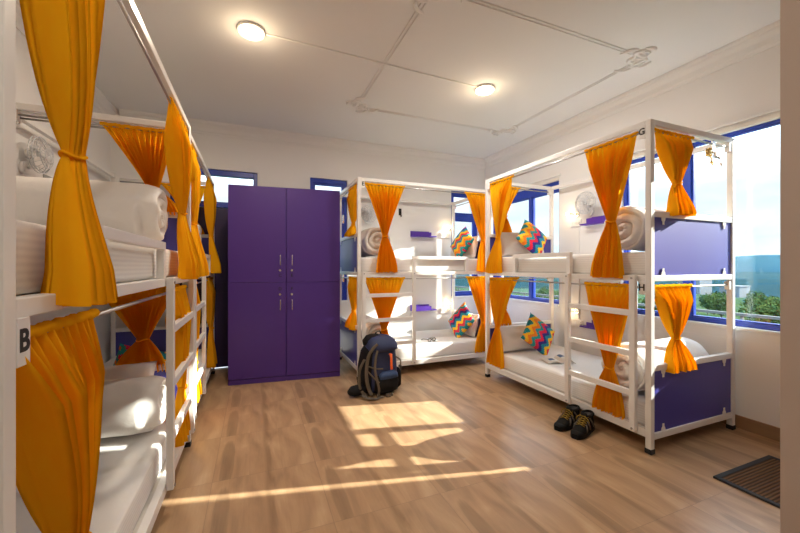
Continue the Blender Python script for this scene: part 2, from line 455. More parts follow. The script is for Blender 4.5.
# ceiling panel mouldings: double bead lines and leaf-scroll corners
def beads(bm, p, q, off):
    p, q = Vector(p), Vector(q); d = (q-p).normalized(); n = Vector((-d.y, d.x, 0))
    for s in (-1, 1): add_tube(bm, [p+n*s*off, q+n*s*off], 0.0045, 8)
bm = newbm()
x0, x1, y0, y1, zc = 1.05, 3.05, 2.0, 3.82, H-0.003
for p, q in (((x0+.14,y0,zc),(x1-.14,y0,zc)), ((x1,y0+.14,zc),(x1,y1-.14,zc)), ((x1-.14,y1,zc),(x0+.14,y1,zc)), ((x0,y1-.14,zc),(x0,y0+.14,zc))):
    beads(bm, p, q, 0.014)
struct('trim_4', bm, M['trim'])
def scroll(bm, c, sx, sy):
    """acanthus corner: spiral, leaves along both arms"""
    def T(x, y): return (c[0]+sx*(x*1.5-.06), c[1]+sy*(y*1.5-.06), H-0.004)
    for swap in (0, 1):
        g = (lambda x, y: T(y, x)) if swap else T
        pts = []
        for i in range(26):
            a = i/25*3.6*math.pi; r = 0.042*(1-i/25*0.8)
            pts.append(g(0.075+r*math.cos(a), 0.02+r*math.sin(a)))
        add_tube(bm, pts, [0.011*(1-0.5*i/25) for i in range(26)], 6)
        for j, (x, y, an, ln) in enumerate(((0.10,-0.015,0.5,0.07),(0.14,0.0,0.2,0.09),(0.05,-0.03,-0.6,0.07),(0.09,0.05,1.0,0.06),(0.02,0.05,0.9,0.07))):
            pts = []; rr = []
            for i in range(7):
                t = i/6; a = an + 0.7*t
                pts.append(g(x+ln*t*math.cos(a), y+ln*t*math.sin(a))); rr.append(0.016*math.sin(math.pi*(0.12+0.85*t))+0.002)
            add_tube(bm, pts, rr, 6)
for i, (cx, cy, sx, sy) in enumerate(((x0,y0,1,1),(x1,y0,-1,1),(x0,y1,1,-1),(x1,y1,-1,-1))):
    bm = newbm(); scroll(bm, (cx, cy), sx, sy); struct('trim_%d' % (5+i), bm, M['trim'])

# ------------------------------------------------------------------ windows and door
def window_x(name, hole, mull, fw=0.035, top=0.055):
    """window in the right wall (plane x), frame near the inner face"""
    y0, y1, z0, z1 = hole; xa, xb = XR+0.035, XR+0.095
    root = struct_root(name, (XR, (y0+y1)/2, z0)); off = root.location
    bm = newbm()
    add_box(bm, xa, xb, y0, y0+fw, z0, z1, .004); add_box(bm, xa, xb, y1-fw, y1, z0, z1, .004)
    add_box(bm, xa, xb, y0+fw, y1-fw, z0, z0+fw, .004); add_box(bm, xa, xb, y0+fw, y1-fw, z1-top, z1, .004)
    obj('window_frame', bm, M['blue'], root, off)
    ys = [y0+fw] + [v for m_ in mull for v in (m_-0.03, m_+0.03)] + [y1-fw]
    for m_ in mull:
        bm = newbm(); add_box(bm, xa-.006, xb+.004, m_-0.03, m_+0.03, z0+fw, z1-top, .004); obj('mullion', bm, M['blue'], root, off)
    for i in range(0, len(ys), 2):
        bm = newbm(); a, b = ys[i], ys[i+1]
        zz0, zz1 = z0+fw, z1-top; s = 0.014
        add_box(bm, xa+.012, xb-.012, a, a+s, zz0, zz1, .003); add_box(bm, xa+.012, xb-.012, b-s, b, zz0, zz1, .003)
        add_box(bm, xa+.012, xb-.012, a+s, b-s, zz0, zz0+s, .003); add_box(bm, xa+.012, xb-.012, a+s, b-s, zz1-s, zz1, .003)
        sash = obj('window_sash', bm, M['blue'], root, off)
        bm = newbm(); add_box(bm, xa+.027, xa+.033, a+s, b-s, zz0+s, zz1-s); obj('pane', bm, M['glass'], sash, off)
    bm = newbm(); add_box(bm, XR-0.012, XR, y0, y1, z0-0.028, z0-0.001, .003); add_box(bm, XR, XR+0.10, y0+.0005, y1-.0005, z0-0.0995, z0-0.001); obj('window_sill', bm, M['trim'], root, off)
    bm = newbm(); add_box(bm, XR-0.010, XR+0.034, y0, y1, z1-0.038, z1-0.004, .003); obj('blind_track', bm, M['paper'], root, off)
    bm = newbm(); add_box(bm, XR-0.022, XR+0.0, y0-0.03, y1+0.03, z1+0.012, z1+0.034, .003); obj('head_trim', bm, M['trim'], root, off)
    return root
window_x('window_1', W_BIG, [1.975])
window_x('window_2', W_CORNER, [3.93, 4.67], top=0.16)

def window_y(name, hole, bars, mull=(), fw=0.045, handle=None):
    x0, x1, z0, z1 = hole; ya, yb = YB+0.035, YB+0.095
    root = struct_root(name, ((x0+x1)/2, YB, z0)); off = root.location
    bm = newbm()
    add_box(bm, x0, x0+fw, ya, yb, z0, z1, .004); add_box(bm, x1-fw, x1, ya, yb, z0, z1, .004)
    add_box(bm, x0+fw, x1-fw, ya, yb, z0, z0+fw, .004); add_box(bm, x0+fw, x1-fw, ya, yb, z1-0.06, z1, .004)
    for b in bars: add_box(bm, x0+fw, x1-fw, ya-.006, yb, b-0.04, b+0.04, .004)
    obj('window_frame', bm, M['blue'], root, off)
    zs = [z0+fw] + [v for b in bars for v in (b-0.04, b+0.04)] + [z1-0.06]
    for i in range(0, len(zs), 2):
        a, b = zs[i], zs[i+1]; s = 0.03; xx0, xx1 = x0+fw, x1-fw
        bm = newbm()
        add_box(bm, xx0, xx0+s, ya+.012, yb-.012, a, b, .003); add_box(bm, xx1-s, xx1, ya+.012, yb-.012, a, b, .003)
        add_box(bm, xx0+s, xx1-s, ya+.012, yb-.012, a, a+s, .003); add_box(bm, xx0+s, xx1-s, ya+.012, yb-.012, b-s, b, .003)
        sash = obj('window_sash', bm, M['blue'], root, off)
        bm = newbm(); add_box(bm, xx0+s, xx1-s, ya+.027, ya+.033, a+s, b-s); obj('pane', bm, M['glass'], sash, off)
        if handle and i == 0:
            for hz in handle:
                bm = newbm(); add_box(bm, xx1-.024, xx1+.004, ya-.012, ya+.012, hz-.06, hz+.06, .004); add_box(bm, xx1-.018, xx1-.004, ya-.03, ya-.012, hz-.02, hz+.06, .004)
                obj('window_handle', bm, M['chrome'], sash, off)
    bm = newbm(); add_box(bm, x0, x1, YB-0.012, YB+0.034, z0-0.026, z0-0.001, .004); obj('window_sill', bm, M['trim'], root, off)
    return root
window_y('window_3', W_MID, [2.24], handle=(1.95, 1.12))
window_y('window_4', W_BACK, [2.085])

# door with transom in the back wall
x0, x1, z0, z1 = D_BACK
root = struct_root('door_1', ((x0+x1)/2, YB, 0)); off = root.location
ya, yb = YB+0.03, YB+0.11
bm = newbm(); fw = 0.05
add_box(bm, x0, x0+fw, ya, yb, 0, z1, .004); add_box(bm, x1-fw, x1, ya, yb, 0, z1, .004)
add_box(bm, x0+fw, x1-fw, ya, yb, z1-.07, z1, .004); add_box(bm, x0+fw, x1-fw, ya, yb, 2.02, 2.09, .004)
obj('door_frame', bm, M['blue'], root, off)
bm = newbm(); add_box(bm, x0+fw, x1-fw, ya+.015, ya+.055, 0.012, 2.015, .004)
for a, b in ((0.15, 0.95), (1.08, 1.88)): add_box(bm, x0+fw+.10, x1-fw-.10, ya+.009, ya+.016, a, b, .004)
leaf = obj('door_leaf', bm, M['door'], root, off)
bm = newbm(); add_cyl(bm, (x0+.12, ya+.02, 1.0), (x0+.12, ya-.04, 1.0), .011); add_cyl(bm, (x0+.12, ya-.035, 1.0), (x0+.24, ya-.035, 1.0), .010)
obj('door_handle', bm, M['chrome'], leaf, off)
bm = newbm(); add_box(bm, x0+fw, x1-fw, ya+.03, ya+.036, 2.09, z1-.07); obj('transom_pane', bm, M['glass'], root, off)

# ------------------------------------------------------------------ bunk beds
PZ = 2.285
def bunk(label, O, Lv, Dv, L, st, guard, up, low, letter_at, D=1.0, rungs=(0.95, 0.665, 0.385)):
    O = Vector((O[0], O[1], 0)); Lv = Vector((*Lv, 0)); Dv = Vector((*Dv, 0))
    root = thing('bunk_bed', label, 'bunk bed', O, 0, 'white metal bunk beds')
    def B(bm, l0, l1, d0, d1, z0, z1, bev=0.003):
        a = Lv*l0 + Dv*d0; b = Lv*l1 + Dv*d1
        add_box(bm, a.x, b.x, a.y, b.y, z0, z1, bev)
    def P(l, d, z): return Lv*l + Dv*d + Vector((0, 0, z))
    p = 0.04
    for l0 in (0, L-p):
        for d0 in (0, D-p):
            bm = newbm(); B(bm, l0, l0+p, d0, d0+p, 0.03, PZ, .004); po = obj('post', bm, M['steel'], root)
            bm = newbm(); B(bm, l0-.003, l0+p+.003, d0-.003, d0+p+.003, 0.0, 0.035, .004); obj('rubber_foot', bm, M['rubber'], po)
    e0, e1 = p, L-p
    for d0 in (0, D-p):
        for (z0, z1) in ((PZ-.04, PZ), (1.178, 1.218), (0.105, 0.160)):
            bm = newbm(); B(bm, e0, e1, d0+.001, d0+p-.001, z0, z1); obj('side_rail', bm, M['steel'], root)
    for l0 in (0, L-p):
        for (z0, z1) in ((PZ-.04, PZ), (1.62, 1.66), (1.178, 1.218), (0.562, 0.602), (0.095, 0.14)):
            bm = newbm(); B(bm, l0+.001, l0+p-.001, p, D-p, z0, z1); obj('end_rail', bm, M['steel'], root)
        for (z0, z1) in ((1.218, 1.62), (0.14, 0.562)):
            bm = newbm(); B(bm, l0+.011, l0+p-.011, p, D-p, z0, z1, .001); pa = obj('end_panel', bm, M['panel'], root)
            out = -1 if l0 == 0 else 1
            for dd in (0.14, D-0.14):
                for zz, s in ((z0, 1), (z1, -1)):
                    bm = newbm(); lc = l0 + p/2 + out*0.0125
                    prof = [(-.022, 0), (.022, 0), (.018, .02), (.009, .03), (.009, .05), (-.009, .05), (-.009, .03), (-.018, .02)]
                    f = []
                    for k in (0, 1):
                        f.append([bm.verts.new(P(lc + out*(.0 if k == 0 else .004), dd+q[0], zz+s*q[1])) for q in prof])
                    n_ = len(prof)
                    for i in range(n_): bm.faces.new((f[0][i], f[0][(i+1) % n_], f[1][(i+1) % n_], f[1][i]))
                    bm.faces.new(f[0]); bm.faces.new(list(reversed(f[1])))
                    obj('panel_clip', bm, M['steel'], pa)
    for (z0, z1) in ((1.196, 1.214), (0.135, 0.153)):
        bm = newbm(); B(bm, p, L-p, p, D-p, z0, z1, 0); obj('mattress_board', bm, M['ply'], root)
    # ladder
    for l0 in st:
        bm = newbm(); B(bm, l0-.021, l0+.021, -.034, -.001, 0.125, 1.222, .003); s_ = obj('ladder_stile', bm, M['steel'], root)
        for zb in (1.198, 0.142):
            bm = newbm(); add_cyl(bm, P(l0, -.034, zb), P(l0, -.040, zb), .0075, 10); obj('bolt', bm, M['rod'], s_)
    for z in rungs:
        bm = newbm(); B(bm, min(st)+.021, max(st)-.021, -.032, -.003, z-.02, z+.022, .003); obj('rung', bm, M['steel'], root)
    # guard frame
    g0, g1 = guard
    bm = newbm()
    B(bm, g0, g0+p, .002, .036, 1.218, 1.365); B(bm, g1-p, g1, .002, .036, 1.218, 1.365)
    B(bm, g0, g1, .002, .036, 1.365, 1.405)
    obj('guard_rail', bm, M['steel'], root)
    # curtain rods and their holders
    for z in (2.215, 1.135):
        for d0 in (0.02,):
            bm = newbm(); add_cyl(bm, P(e0-.01, d0, z), P(e1+.01, d0, z), .007, 10); obj('curtain_rod', bm, M['rod'], root)
        for l0 in (0.02, L-0.02):
            bm = newbm(); add_cyl(bm, P(l0, p-.01, z), P(l0, D-p+.01, z), .007, 10); obj('curtain_rod', bm, M['rod'], root)
        for l0, nm in ((e0, 0), (e1-.042, 1)):
            bm = newbm(); B(bm, l0, l0+.042, -.001, .003, z-.05, z+.044, .001)
            has = (letter_at == nm)
            pl = obj('letter_plate' if has else 'rod_bracket', bm, M['steel'], root)
            ch = up if z > 2 else low
            if has and ch:
                rt = -Lv if (Lv.cross(Dv)).z < 0 else Lv
                # right-hand direction when looking along +D at the front
                view = Dv; rightv = view.cross(Vector((0, 0, 1)))
                obj('letter', letter_bm(ch, 0.062, P(l0+.021, -.0012, z-.002), rightv, (0,0,1), .0006, .03), M['black'], pl)
        for l0 in (0, L-p):
            bm = newbm(); B(bm, l0+.004, l0+p-.004, D-p-.035, D-p, z-.035, z+.03, .001); obj('rod_bracket', bm, M['steel'], root)
    def world(l, d, z): return O + P(l, d, z)
    return root, world

LA, LB_ = 2.072, 1.84
bedA, PA = bunk('white metal bunk bed on the left nearest the camera, with letter B plate', (-0.42, 2.94), (0, -1), (-1, 0), LA, (0.10, 0.775), (0.78, 1.60), 'A', 'B', 1)
bedC, PC = bunk('white metal bunk bed along the left wall farther off, reaching to the dark door', (-0.44, 4.80), (0, -1), (-1, 0), 1.84, (1.13, 1.72), (0.40, 1.10), 'C', 'D', 1)
bedE, PE = bunk('white metal bunk bed against the back wall, lettered E, behind the hiking backpack', (1.075, 3.87), (1, 0), (0, 1), 1.84, (0.065, 0.685), (0.68, 1.46), 'E', 'F', 0)
bedG, PG = bunk('white metal bunk bed beneath the right windows, lettered G and H, boots under its front', (2.489, 1.585), (0, 1), (1, 0), 1.87, (0.11, 0.675), (0.67, 1.40), 'G', 'H', 0, D=1.01)
BEDS = {'A': (PA, LA), 'C': (PC, 1.84), 'E': (PE, 1.84), 'G': (PG, 1.87)}

# ------------------------------------------------------------------ bedding
def mattress(P, L, z0, z1, label, D=1.0):
    a, b = P(0.045, 0.05, z0), P(L-0.045, 0.955, z1)
    lo = Vector((min(a.x, b.x), min(a.y, b.y), z0)); hi = Vector((max(a.x, b.x), max(a.y, b.y), z1))
    bm = newbm()
    # rounded slab with a gently uneven top
    nx, ny = 26, 26
    t = bmesh.new(); add_box(t, lo.x, hi.x, lo.y, hi.y, lo.z, hi.z, 0.022)
    merge(bm, t)
    bmesh.ops.subdivide_edges(bm, edges=[e for e in bm.edges if e.calc_length() > 0.3], cuts=14, use_grid_fill=True)
    for v in bm.verts:
        if v.co.z > z1 - 0.004:
            v.co.z += 0.004*noise.noise(v.co*4.0)
        elif v.co.z > z0 + 0.03:
            pass
    c = Vector(((lo.x+hi.x)/2, (lo.y+hi.y)/2, z0))
    o = obj('mattress', bm, M['sheet'], None, c, smooth=True)
    tag(o, label, 'mattress', 'mattresses in white sheets')
MZU, MZL = 1.385, 0.315
names = {'A': ('left near bunk', 'left near bunk'), 'C': ('left far bunk', 'left far bunk'), 'E': ('back bunk', 'back bunk'), 'G': ('right bunk', 'right bunk')}
mattress(PA, LA, 1.2145, MZU, 'white sheeted mattress on the upper bunk of the nearest left bed')
mattress(PA, LA, 0.1535, MZL, 'white sheeted mattress on the lower bunk B of the nearest left bed')
mattress(PC, 1.84, 1.2145, MZU, 'white sheeted mattress on the upper bunk of the farther left bed')
mattress(PC, 1.84, 0.1535, MZL, 'white sheeted mattress on the lower bunk of the farther left bed')
mattress(PE, 1.84, 1.2145, MZU, 'white sheeted mattress on upper bunk E at the back wall')
mattress(PE, 1.84, 0.1535, MZL, 'white sheeted mattress under the eyeglasses on the lower back bunk')
mattress(PG, 1.87, 1.2145, MZU, 'white sheeted mattress on upper bunk G by the right windows')
mattress(PG, 1.87, 0.1535, MZL, 'white sheeted mattress under the open magazine on the lower right bunk')

def roll_bm(R0, length, turns=2.6, seed=0, squash=0.94):
    """rolled duvet, axis +X from 0 to length, resting on z=0, spiral end at x=0 and x=length"""
    bm = newbm(); S = 64; NR = 22; NL = 22
    off = Vector((seed*7.3, seed*3.1, 0))
    pitch = R0/turns
    def rad(a):  # outer edge: lap of the last layer
        t = ((a + 0.9) % (2*math.pi))/(2*math.pi)
        lap = 0.07*R0*(1 - math.exp(-t*14)) - 0.07*R0*t
        return R0*0.96 + lap
    def pt(x, r, a, dx=0):
        q = Vector((x*5, math.cos(a)*1.3, math.sin(a)*1.3)) + off
        k = 1 + 0.05*noise.noise(q) + 0.018*noise.noise(q*3.1)
        zz = R0 + r*k*math.sin(a)*squash; yy = r*k*math.cos(a)
        if zz < 0.006: yy *= 1.03; zz = 0.0
        return Vector((x+dx, yy, zz))
    def cap(x, sgn):
        rows = []
        for i in range(NR+1):
            fr = i/NR
            row = []
            for k in range(S):
                a = 2*math.pi*k/S
                r = rad(a)*fr
                ph = (r/pitch - sgn*a/(2*math.pi)) % 1.0
                groove = -0.030*math.exp(-((ph-0.5)/0.13)**2)*min(1, fr*3)
                puff = 0.020*math.sin(math.pi*((ph+0.5) % 1.0))
                edge = -0.045*max(0, (fr-0.82)/0.18)**2
                n_ = 0.010*noise.noise(Vector((fr*6, math.cos(a)*2, math.sin(a)*2))+off)
                row.append(bm.verts.new(pt(x, r, a, -sgn*(groove+puff+edge+n_)) if i else pt(x, 0, a, -sgn*0.0)))
            rows.append(row)
        for i in range(NR):
            for k in range(S):
                k2 = (k+1) % S
                bm.faces.new((rows[i][k], rows[i][k2], rows[i+1][k2], rows[i+1][k]))
        return rows[-1]
    first = cap(0.0, 1); last = cap(length, -1)
    prev = first
    for j in range(1, NL+1):
        if j == NL: ring = last
        else:
            x = 0.085 + (length-0.17)*(j-1)/(NL-2)
            ring = [bm.verts.new(pt(x, rad(2*math.pi*k/S), 2*math.pi*k/S)) for k in range(S)]
        for k in range(S):
            k2 = (k+1) % S
            bm.faces.new((prev[k], prev[k2], ring[k2], ring[k]))
        prev = ring
    bmesh.ops.remove_doubles(bm, verts=bm.verts[:], dist=1e-4)
    return bm

def place(o, loc, rz=0, rx=0, ry=0):
    o.location = loc; o.rotation_euler = (rx, ry, rz)

def duvet(loc, rz, R0, length, label, seed, turns=2.6):
    o = obj('rolled_duvet', roll_bm(R0, length, turns, seed), M['duvet'], smooth=True)
    place(o, loc, rz); tag(o, label, 'duvet', 'rolled white duvets')
EPS = 0.004
duvet((2.60, 1.865, MZU+EPS), 0, 0.182, 0.74, 'rolled white duvet on upper right bunk G, its spiral end beside the orange curtain', 1)
duvet((2.585, 1.855, MZL+EPS), 0, 0.190, 0.78, 'rolled white duvet on the lower right bunk behind the ladder', 2)
duvet((1.345, 3.98, MZU+EPS), R(90), 0.185, 0.72, 'rolled white duvet on upper back bunk E below the round wall fan', 3)
duvet((1.34, 3.98, MZL+EPS), R(90), 0.165, 0.72, 'rolled white duvet on the lower back bunk behind the backpack', 4)
duvet((-0.515, 2.46, MZU+EPS), R(180), 0.185, 0.86, 'rolled white duvet on the upper bunk nearest the camera, above the guard rail', 5)
duvet((-0.510, 2.46, MZL+EPS), R(180), 0.165, 0.86, 'rolled white duvet on lower bunk B nearest the camera', 6)
duvet((-0.55, 4.30, MZU+EPS), R(180), 0.18, 0.80, 'rolled white duvet on the upper bunk of the farther left bed', 7)

def cushion_bm(w, h, t, pinch=0.10, n=22, crumple=0.0, seed=0):
    """stuffed square lying in the XZ plane, thickness along Y, bottom corner/edge at z=0, uv 0..1"""
    bm = newbm(); uvl = bm.loops.layers.uv.new('uv')
    grids = []
    for s in (-1, 1):
        g = []
        for i in range(n+1):
            row = []
            for j in range(n+1):
                u, v = -1+2*i/n, -1+2*j/n
                e = max(0, (1-u*u))*max(0, (1-v*v))
                th = t*0.5*(e**0.42)
                px = u*(1-pinch*(1-v*v)*0.9*abs(u)**3 ) ; pz = v*(1-pinch*(1-u*u)*0.9*abs(v)**3)
                q = Vector((u*2.2+seed*5, v*2.2, s*1.7))
                th *= 1 + crumple*noise.noise(q)
                row.append(bm.verts.new((px*w/2, s*th, pz*h/2)))
            g.append(row)
        grids.append(g)
        for i in range(n):
            for j in range(n):
                f = bm.faces.new((g[i][j], g[i+1][j], g[i+1][j+1], g[i][j+1])); f.smooth = True
                for l, (a, b) in zip(f.loops, ((i,j),(i+1,j),(i+1,j+1),(i,j+1))): l[uvl].uv = (a/n, b/n)
    bmesh.ops.remove_doubles(bm, verts=bm.verts[:], dist=1e-4)
    return bm

def cushion(loc, rot, w, phase, label):
    m = chevron_material('chevron_print', phase)
    o = obj('zigzag_cushion', cushion_bm(w, w, 0.15), m, smooth=True)
    o.location = loc; o.rotation_mode = 'XYZ'; o.rotation_euler = rot
    tag(o, label, 'cushion', 'zigzag cushions')
def pillow(loc, rot, w, h, t, label, seed=0):
    o = obj('pillow', cushion_bm(w, h, t, 0.06, 22, 0.35, seed), M['linen'], smooth=True)
    o.location = loc; o.rotation_euler = rot
    tag(o, label, 'pillow', 'white pillows')

# right bunk: heads at the far end (y about 3.3)
# rot: X tilt, then spin about own normal via Y axis
def lean(spin, tilt, rz):
    m = Matrix.Rotation(rz, 4, 'Z') @ Matrix.Rotation(tilt, 4, 'X') @ Matrix.Rotation(spin, 4, 'Y')
    return m.to_euler('XYZ')
cushion((2.86, 3.10, MZU+0.205), lean(R(44), R(-24), R(6)), 0.355, 0.0, 'rainbow zigzag cushion leaning on the pillow of upper right bunk G')
cushion((2.93, 3.08, MZL+0.205), lean(R(42), R(-24), R(2)), 0.37, 0.0, 'rainbow zigzag cushion beside the open magazine on the lower right bunk')
pillow((2.86, 3.275, MZU+0.150), lean(0, R(-20), R(-2)), 0.62, 0.30, 0.15, 'white pillow on upper right bunk G behind the zigzag cushion', 1)
pillow((2.86, 3.27, MZL+0.150), lean(0, R(-22), R(-2)), 0.66, 0.30, 0.15, 'white pillow on the lower right bunk behind the zigzag cushion', 2)
cushion((2.64, 4.20, MZU+0.215), lean(R(36), R(-22), R(-88)), 0.38, 0.45, 'rainbow zigzag cushion propped at the right end of upper back bunk E')
cushion((2.64, 4.22, MZL+0.215), lean(R(36), R(-22), R(-84)), 0.40, 0.15, 'rainbow zigzag cushion propped on the lower back bunk')
pillow((2.775, 4.36, MZU+0.16), lean(0, R(-12), R(-88)), 0.62, 0.32, 0.16, 'white pillow at the right end of upper back bunk E', 3)
pillow((2.775, 4.36, MZL+0.16), lean(0, R(-12), R(-88)), 0.62, 0.32, 0.16, 'white pillow at the right end of the lower back bunk', 4)
# left: pillow behind the roll on B, and a cushion on D
pillow((-0.95, 2.775, MZL+0.17), lean(0, R(-16), 0), 0.70, 0.34, 0.15, 'white pillow standing behind the duvet roll on lower bunk B', 5)
cushion((-0.80, 3.22, MZL+0.19), lean(R(20), R(16), R(10)), 0.36, 0.30, 'zigzag cushion glimpsed past the tied curtain on the farther left lower bunk')

# ------------------------------------------------------------------ curtains
def curtain(label, p0, dirv, outv, W0, zt, zw, zb, ws, Ww, Wb, bs=None, out_w=0.0, out_b=0.03, pleats=9, seed=0, depth=0.031, name='curtain'):
    """p0: xy of the left top on the rod; dirv along the rod; outv out of the bed"""
    if bs is None: bs = ws
    rnd = random.Random(seed)
    D_ = Vector((*dirv, 0)).normalized(); Oo = Vector((*outv, 0)).normalized(); P0 = Vector((*p0, 0))
    root = thing(name, label, 'curtain', (P0 + D_*W0*ws + Vector((0, 0, zb))), 0, 'orange tied curtains')
    off = root.location
    ns, nt_ = pleats*10, 64
    ph = [rnd.uniform(-0.9, 0.9) for _ in range(pleats+3)]
    amp = [rnd.uniform(0.6, 1.25) for _ in range(pleats+3)]
    jag = [rnd.uniform(-1, 1) for _ in range(pleats+3)]
    def lerp_arr(A, x):
        i = int(x); f = x-i; f = f*f*(3-2*f)
        return A[i]*(1-f)+A[min(i+1, len(A)-1)]*f
    rows = []
    bm = newbm()
    for j in range(nt_+1):
        z = zt + (zb-zt)*j/nt_
        if z >= zw:
            t = (zt-z)/(zt-zw)                 # 0 top .. 1 waist
            w = Ww + (W0-Ww)*((1-t)**1.12)
            c = W0*0.5 + (W0*ws - W0*0.5)*(1-(1-t)**1.12)
            out = out_w*t*t
            A = depth*(0.22+1.23*min(1, t*3.5))*(1-0.78*t**4)
            bund = t**5
        else:
            t = (zw-z)/(zw-zb)
            e = 1-(1-t)**1.7
            w = Ww + (Wb-Ww)*e
            c = W0*ws + (W0*bs - W0*ws)*e
            out = out_w + (out_b-out_w)*min(1, t*1.3)
            A = depth*(0.34+1.05*t**0.7)
            bund = (1-t)**6
        row = []
        for i in range(ns+1):
            s = i/ns
            x = s*pleats
            a_ = lerp_arr(amp, x); p_ = lerp_arr(ph, x)
            wav = math.sin(2*math.pi*x + p_*(0.5+0.8*(j/nt_)))
            wav = math.copysign(abs(wav)**0.8, wav)
            wav2 = 0.25*math.sin(4*math.pi*x + 2*p_)
            hd = 0.35*math.sin(2*math.pi*x*2.0+1.3)*math.exp(-((zt-z)/0.05)**2)
            sag = 0.45*lerp_arr(jag, x)*(j/nt_)
            # pleats also slide sideways near the waist
            sx = w*(s-0.5) + 0.16*w/pleats*math.cos(2*math.pi*x + p_)*min(1, j/10)
            dpt = out + A*(a_*wav + wav2 + hd + sag*0.5) + bund*0.020*(1-(2*s-1)**2)
            zz = z
            if j > nt_-6: zz += 0.008*lerp_arr(jag, x)*(j-(nt_-6))/6
            row.append(bm.verts.new(P0 + D_*(c+sx) + Oo*dpt + Vector((0, 0, zz))))
        rows.append(row)
    for j in range(nt_):
        for i in range(ns):
            f = bm.faces.new((rows[j][i], rows[j][i+1], rows[j+1][i+1], rows[j+1][i])); f.smooth = True
    obj('cloth', bm, M['curtain'], root, off)
    # sleeve over the rod
    bm = newbm(); pts = []; rr = []
    for i in range(41):
        s = i/40
        pts.append(P0 + D_*(W0*s) + Vector((0, 0, zt-0.005+0.002*math.sin(s*40)))); rr.append(0.0135+0.0012*math.sin(s*2*math.pi*pleats*1.5))
    add_tube(bm, pts, rr, 10); obj('rod_sleeve', bm, M['curtain'], root, off)
    # tie
    bm = newbm(); pts = []
    for i in range(25):
        a = 2*math.pi*i/24
        pts.append(P0 + D_*(W0*ws + (Ww*0.5+0.004)*math.cos(a)) + Oo*(out_w + 0.012 + 0.024*math.sin(a)) + Vector((0, 0, zw+0.006*math.sin(a*2))))
    add_tube(bm, pts, 0.0045, 8, cap=False); obj('tie_band', bm, M['curtain'], root, off)
    return root

RU, RL = 2.228, 1.146
# right bunk (front faces -x; rod at x=2.51)
fx = 2.51
curtain('orange curtain tied at mid height on upper bunk G, at its ladder end', (fx, 1.69), (0, 1), (-1, 0), 0.43, RU, 1.62, 1.20, 0.46, 0.06, 0.22, 0.46, 0.0, 0.045, 10, 1)
curtain('orange curtain tied on the front of upper bunk G at its far end post', (fx, 2.99), (0, 1), (-1, 0), 0.41, RU, 1.60, 1.21, 0.60, 0.06, 0.25, 0.66, 0.0, 0.045, 9, 2)
curtain('short orange curtain tied on the end of upper bunk G above the blue panel', (2.548, 1.605), (1, 0), (0, -1), 0.44, RU, 1.87, 1.64, 0.55, 0.055, 0.22, 0.56, 0.0, 0.035, 9, 3)
curtain('short orange curtain on the far end of upper bunk G, half hidden', (2.56, 3.435), (1, 0), (0, -1), 0.42, RU, 1.87, 1.64, 0.42, 0.055, 0.24, 0.42, 0.012, 0.02, 9, 4, depth=0.016)
curtain('long orange curtain tied low behind the ladder of the lower right bunk', (fx, 1.70), (0, 1), (-1, 0), 0.42, RL, 0.51, 0.165, 0.48, 0.07, 0.25, 0.50, 0.0, 0.0, 10, 5, depth=0.027)
curtain('long orange curtain tied low at the far front post of the lower right bunk', (fx, 2.99), (0, 1), (-1, 0), 0.41, RL, 0.60, 0.17, 0.62, 0.06, 0.26, 0.72, 0.0, 0.0, 9, 6, depth=0.027)
curtain('short orange curtain tied on the end of the lower right bunk above the violet panel', (2.548, 1.605), (1, 0), (0, -1), 0.42, RL, 0.77, 0.55, 0.54, 0.055, 0.26, 0.56, 0.0, 0.035, 9, 7)
curtain('short orange curtain on the far end of the lower right bunk, behind its front curtain', (2.56, 3.435), (1, 0), (0, -1), 0.40, RL, 0.78, 0.58, 0.42, 0.055, 0.22, 0.42, 0.012, 0.02, 9, 8, depth=0.016)
# back bunk (front faces -y; rod at y=3.89)
by = 3.89
curtain('orange curtain tied in an hourglass on upper back bunk E beside the duvet roll', (1.155, by), (1, 0), (0, -1), 0.50, RU, 1.63, 1.215, 0.50, 0.06, 0.27, 0.52, 0.0, 0.045, 11, 9)
curtain('orange curtain tied at the right front post of upper back bunk E', (2.49, by), (1, 0), (0, -1), 0.38, RU, 1.62, 1.215, 0.72, 0.06, 0.26, 0.70, 0.0, 0.045, 9, 10)
curtain('orange curtain behind the ladder of the lower back bunk, above the backpack', (1.155, by), (1, 0), (0, -1), 0.50, RL, 0.55, 0.165, 0.48, 0.07, 0.26, 0.50, 0.0, 0.0, 11, 11, depth=0.027)
curtain('orange curtain tied at the right front post of the lower back bunk', (2.51, by), (1, 0), (0, -1), 0.36, RL, 0.55, 0.17, 0.72, 0.06, 0.24, 0.70, 0.0, 0.0, 9, 12, depth=0.027)
curtain('short orange curtain tied at the left end of upper back bunk E by the wardrobe', (1.095, 3.925), (0, 1), (-1, 0), 0.42, RU, 1.78, 1.645, 0.42, 0.055, 0.30, 0.50, 0.0, 0.035, 9, 13)
curtain('short orange curtain tied at the left end of the lower back bunk by the wardrobe', (1.095, 3.925), (0, 1), (-1, 0), 0.40, RL, 0.76, 0.55, 0.40, 0.055, 0.30, 0.48, 0.0, 0.035, 9, 14)
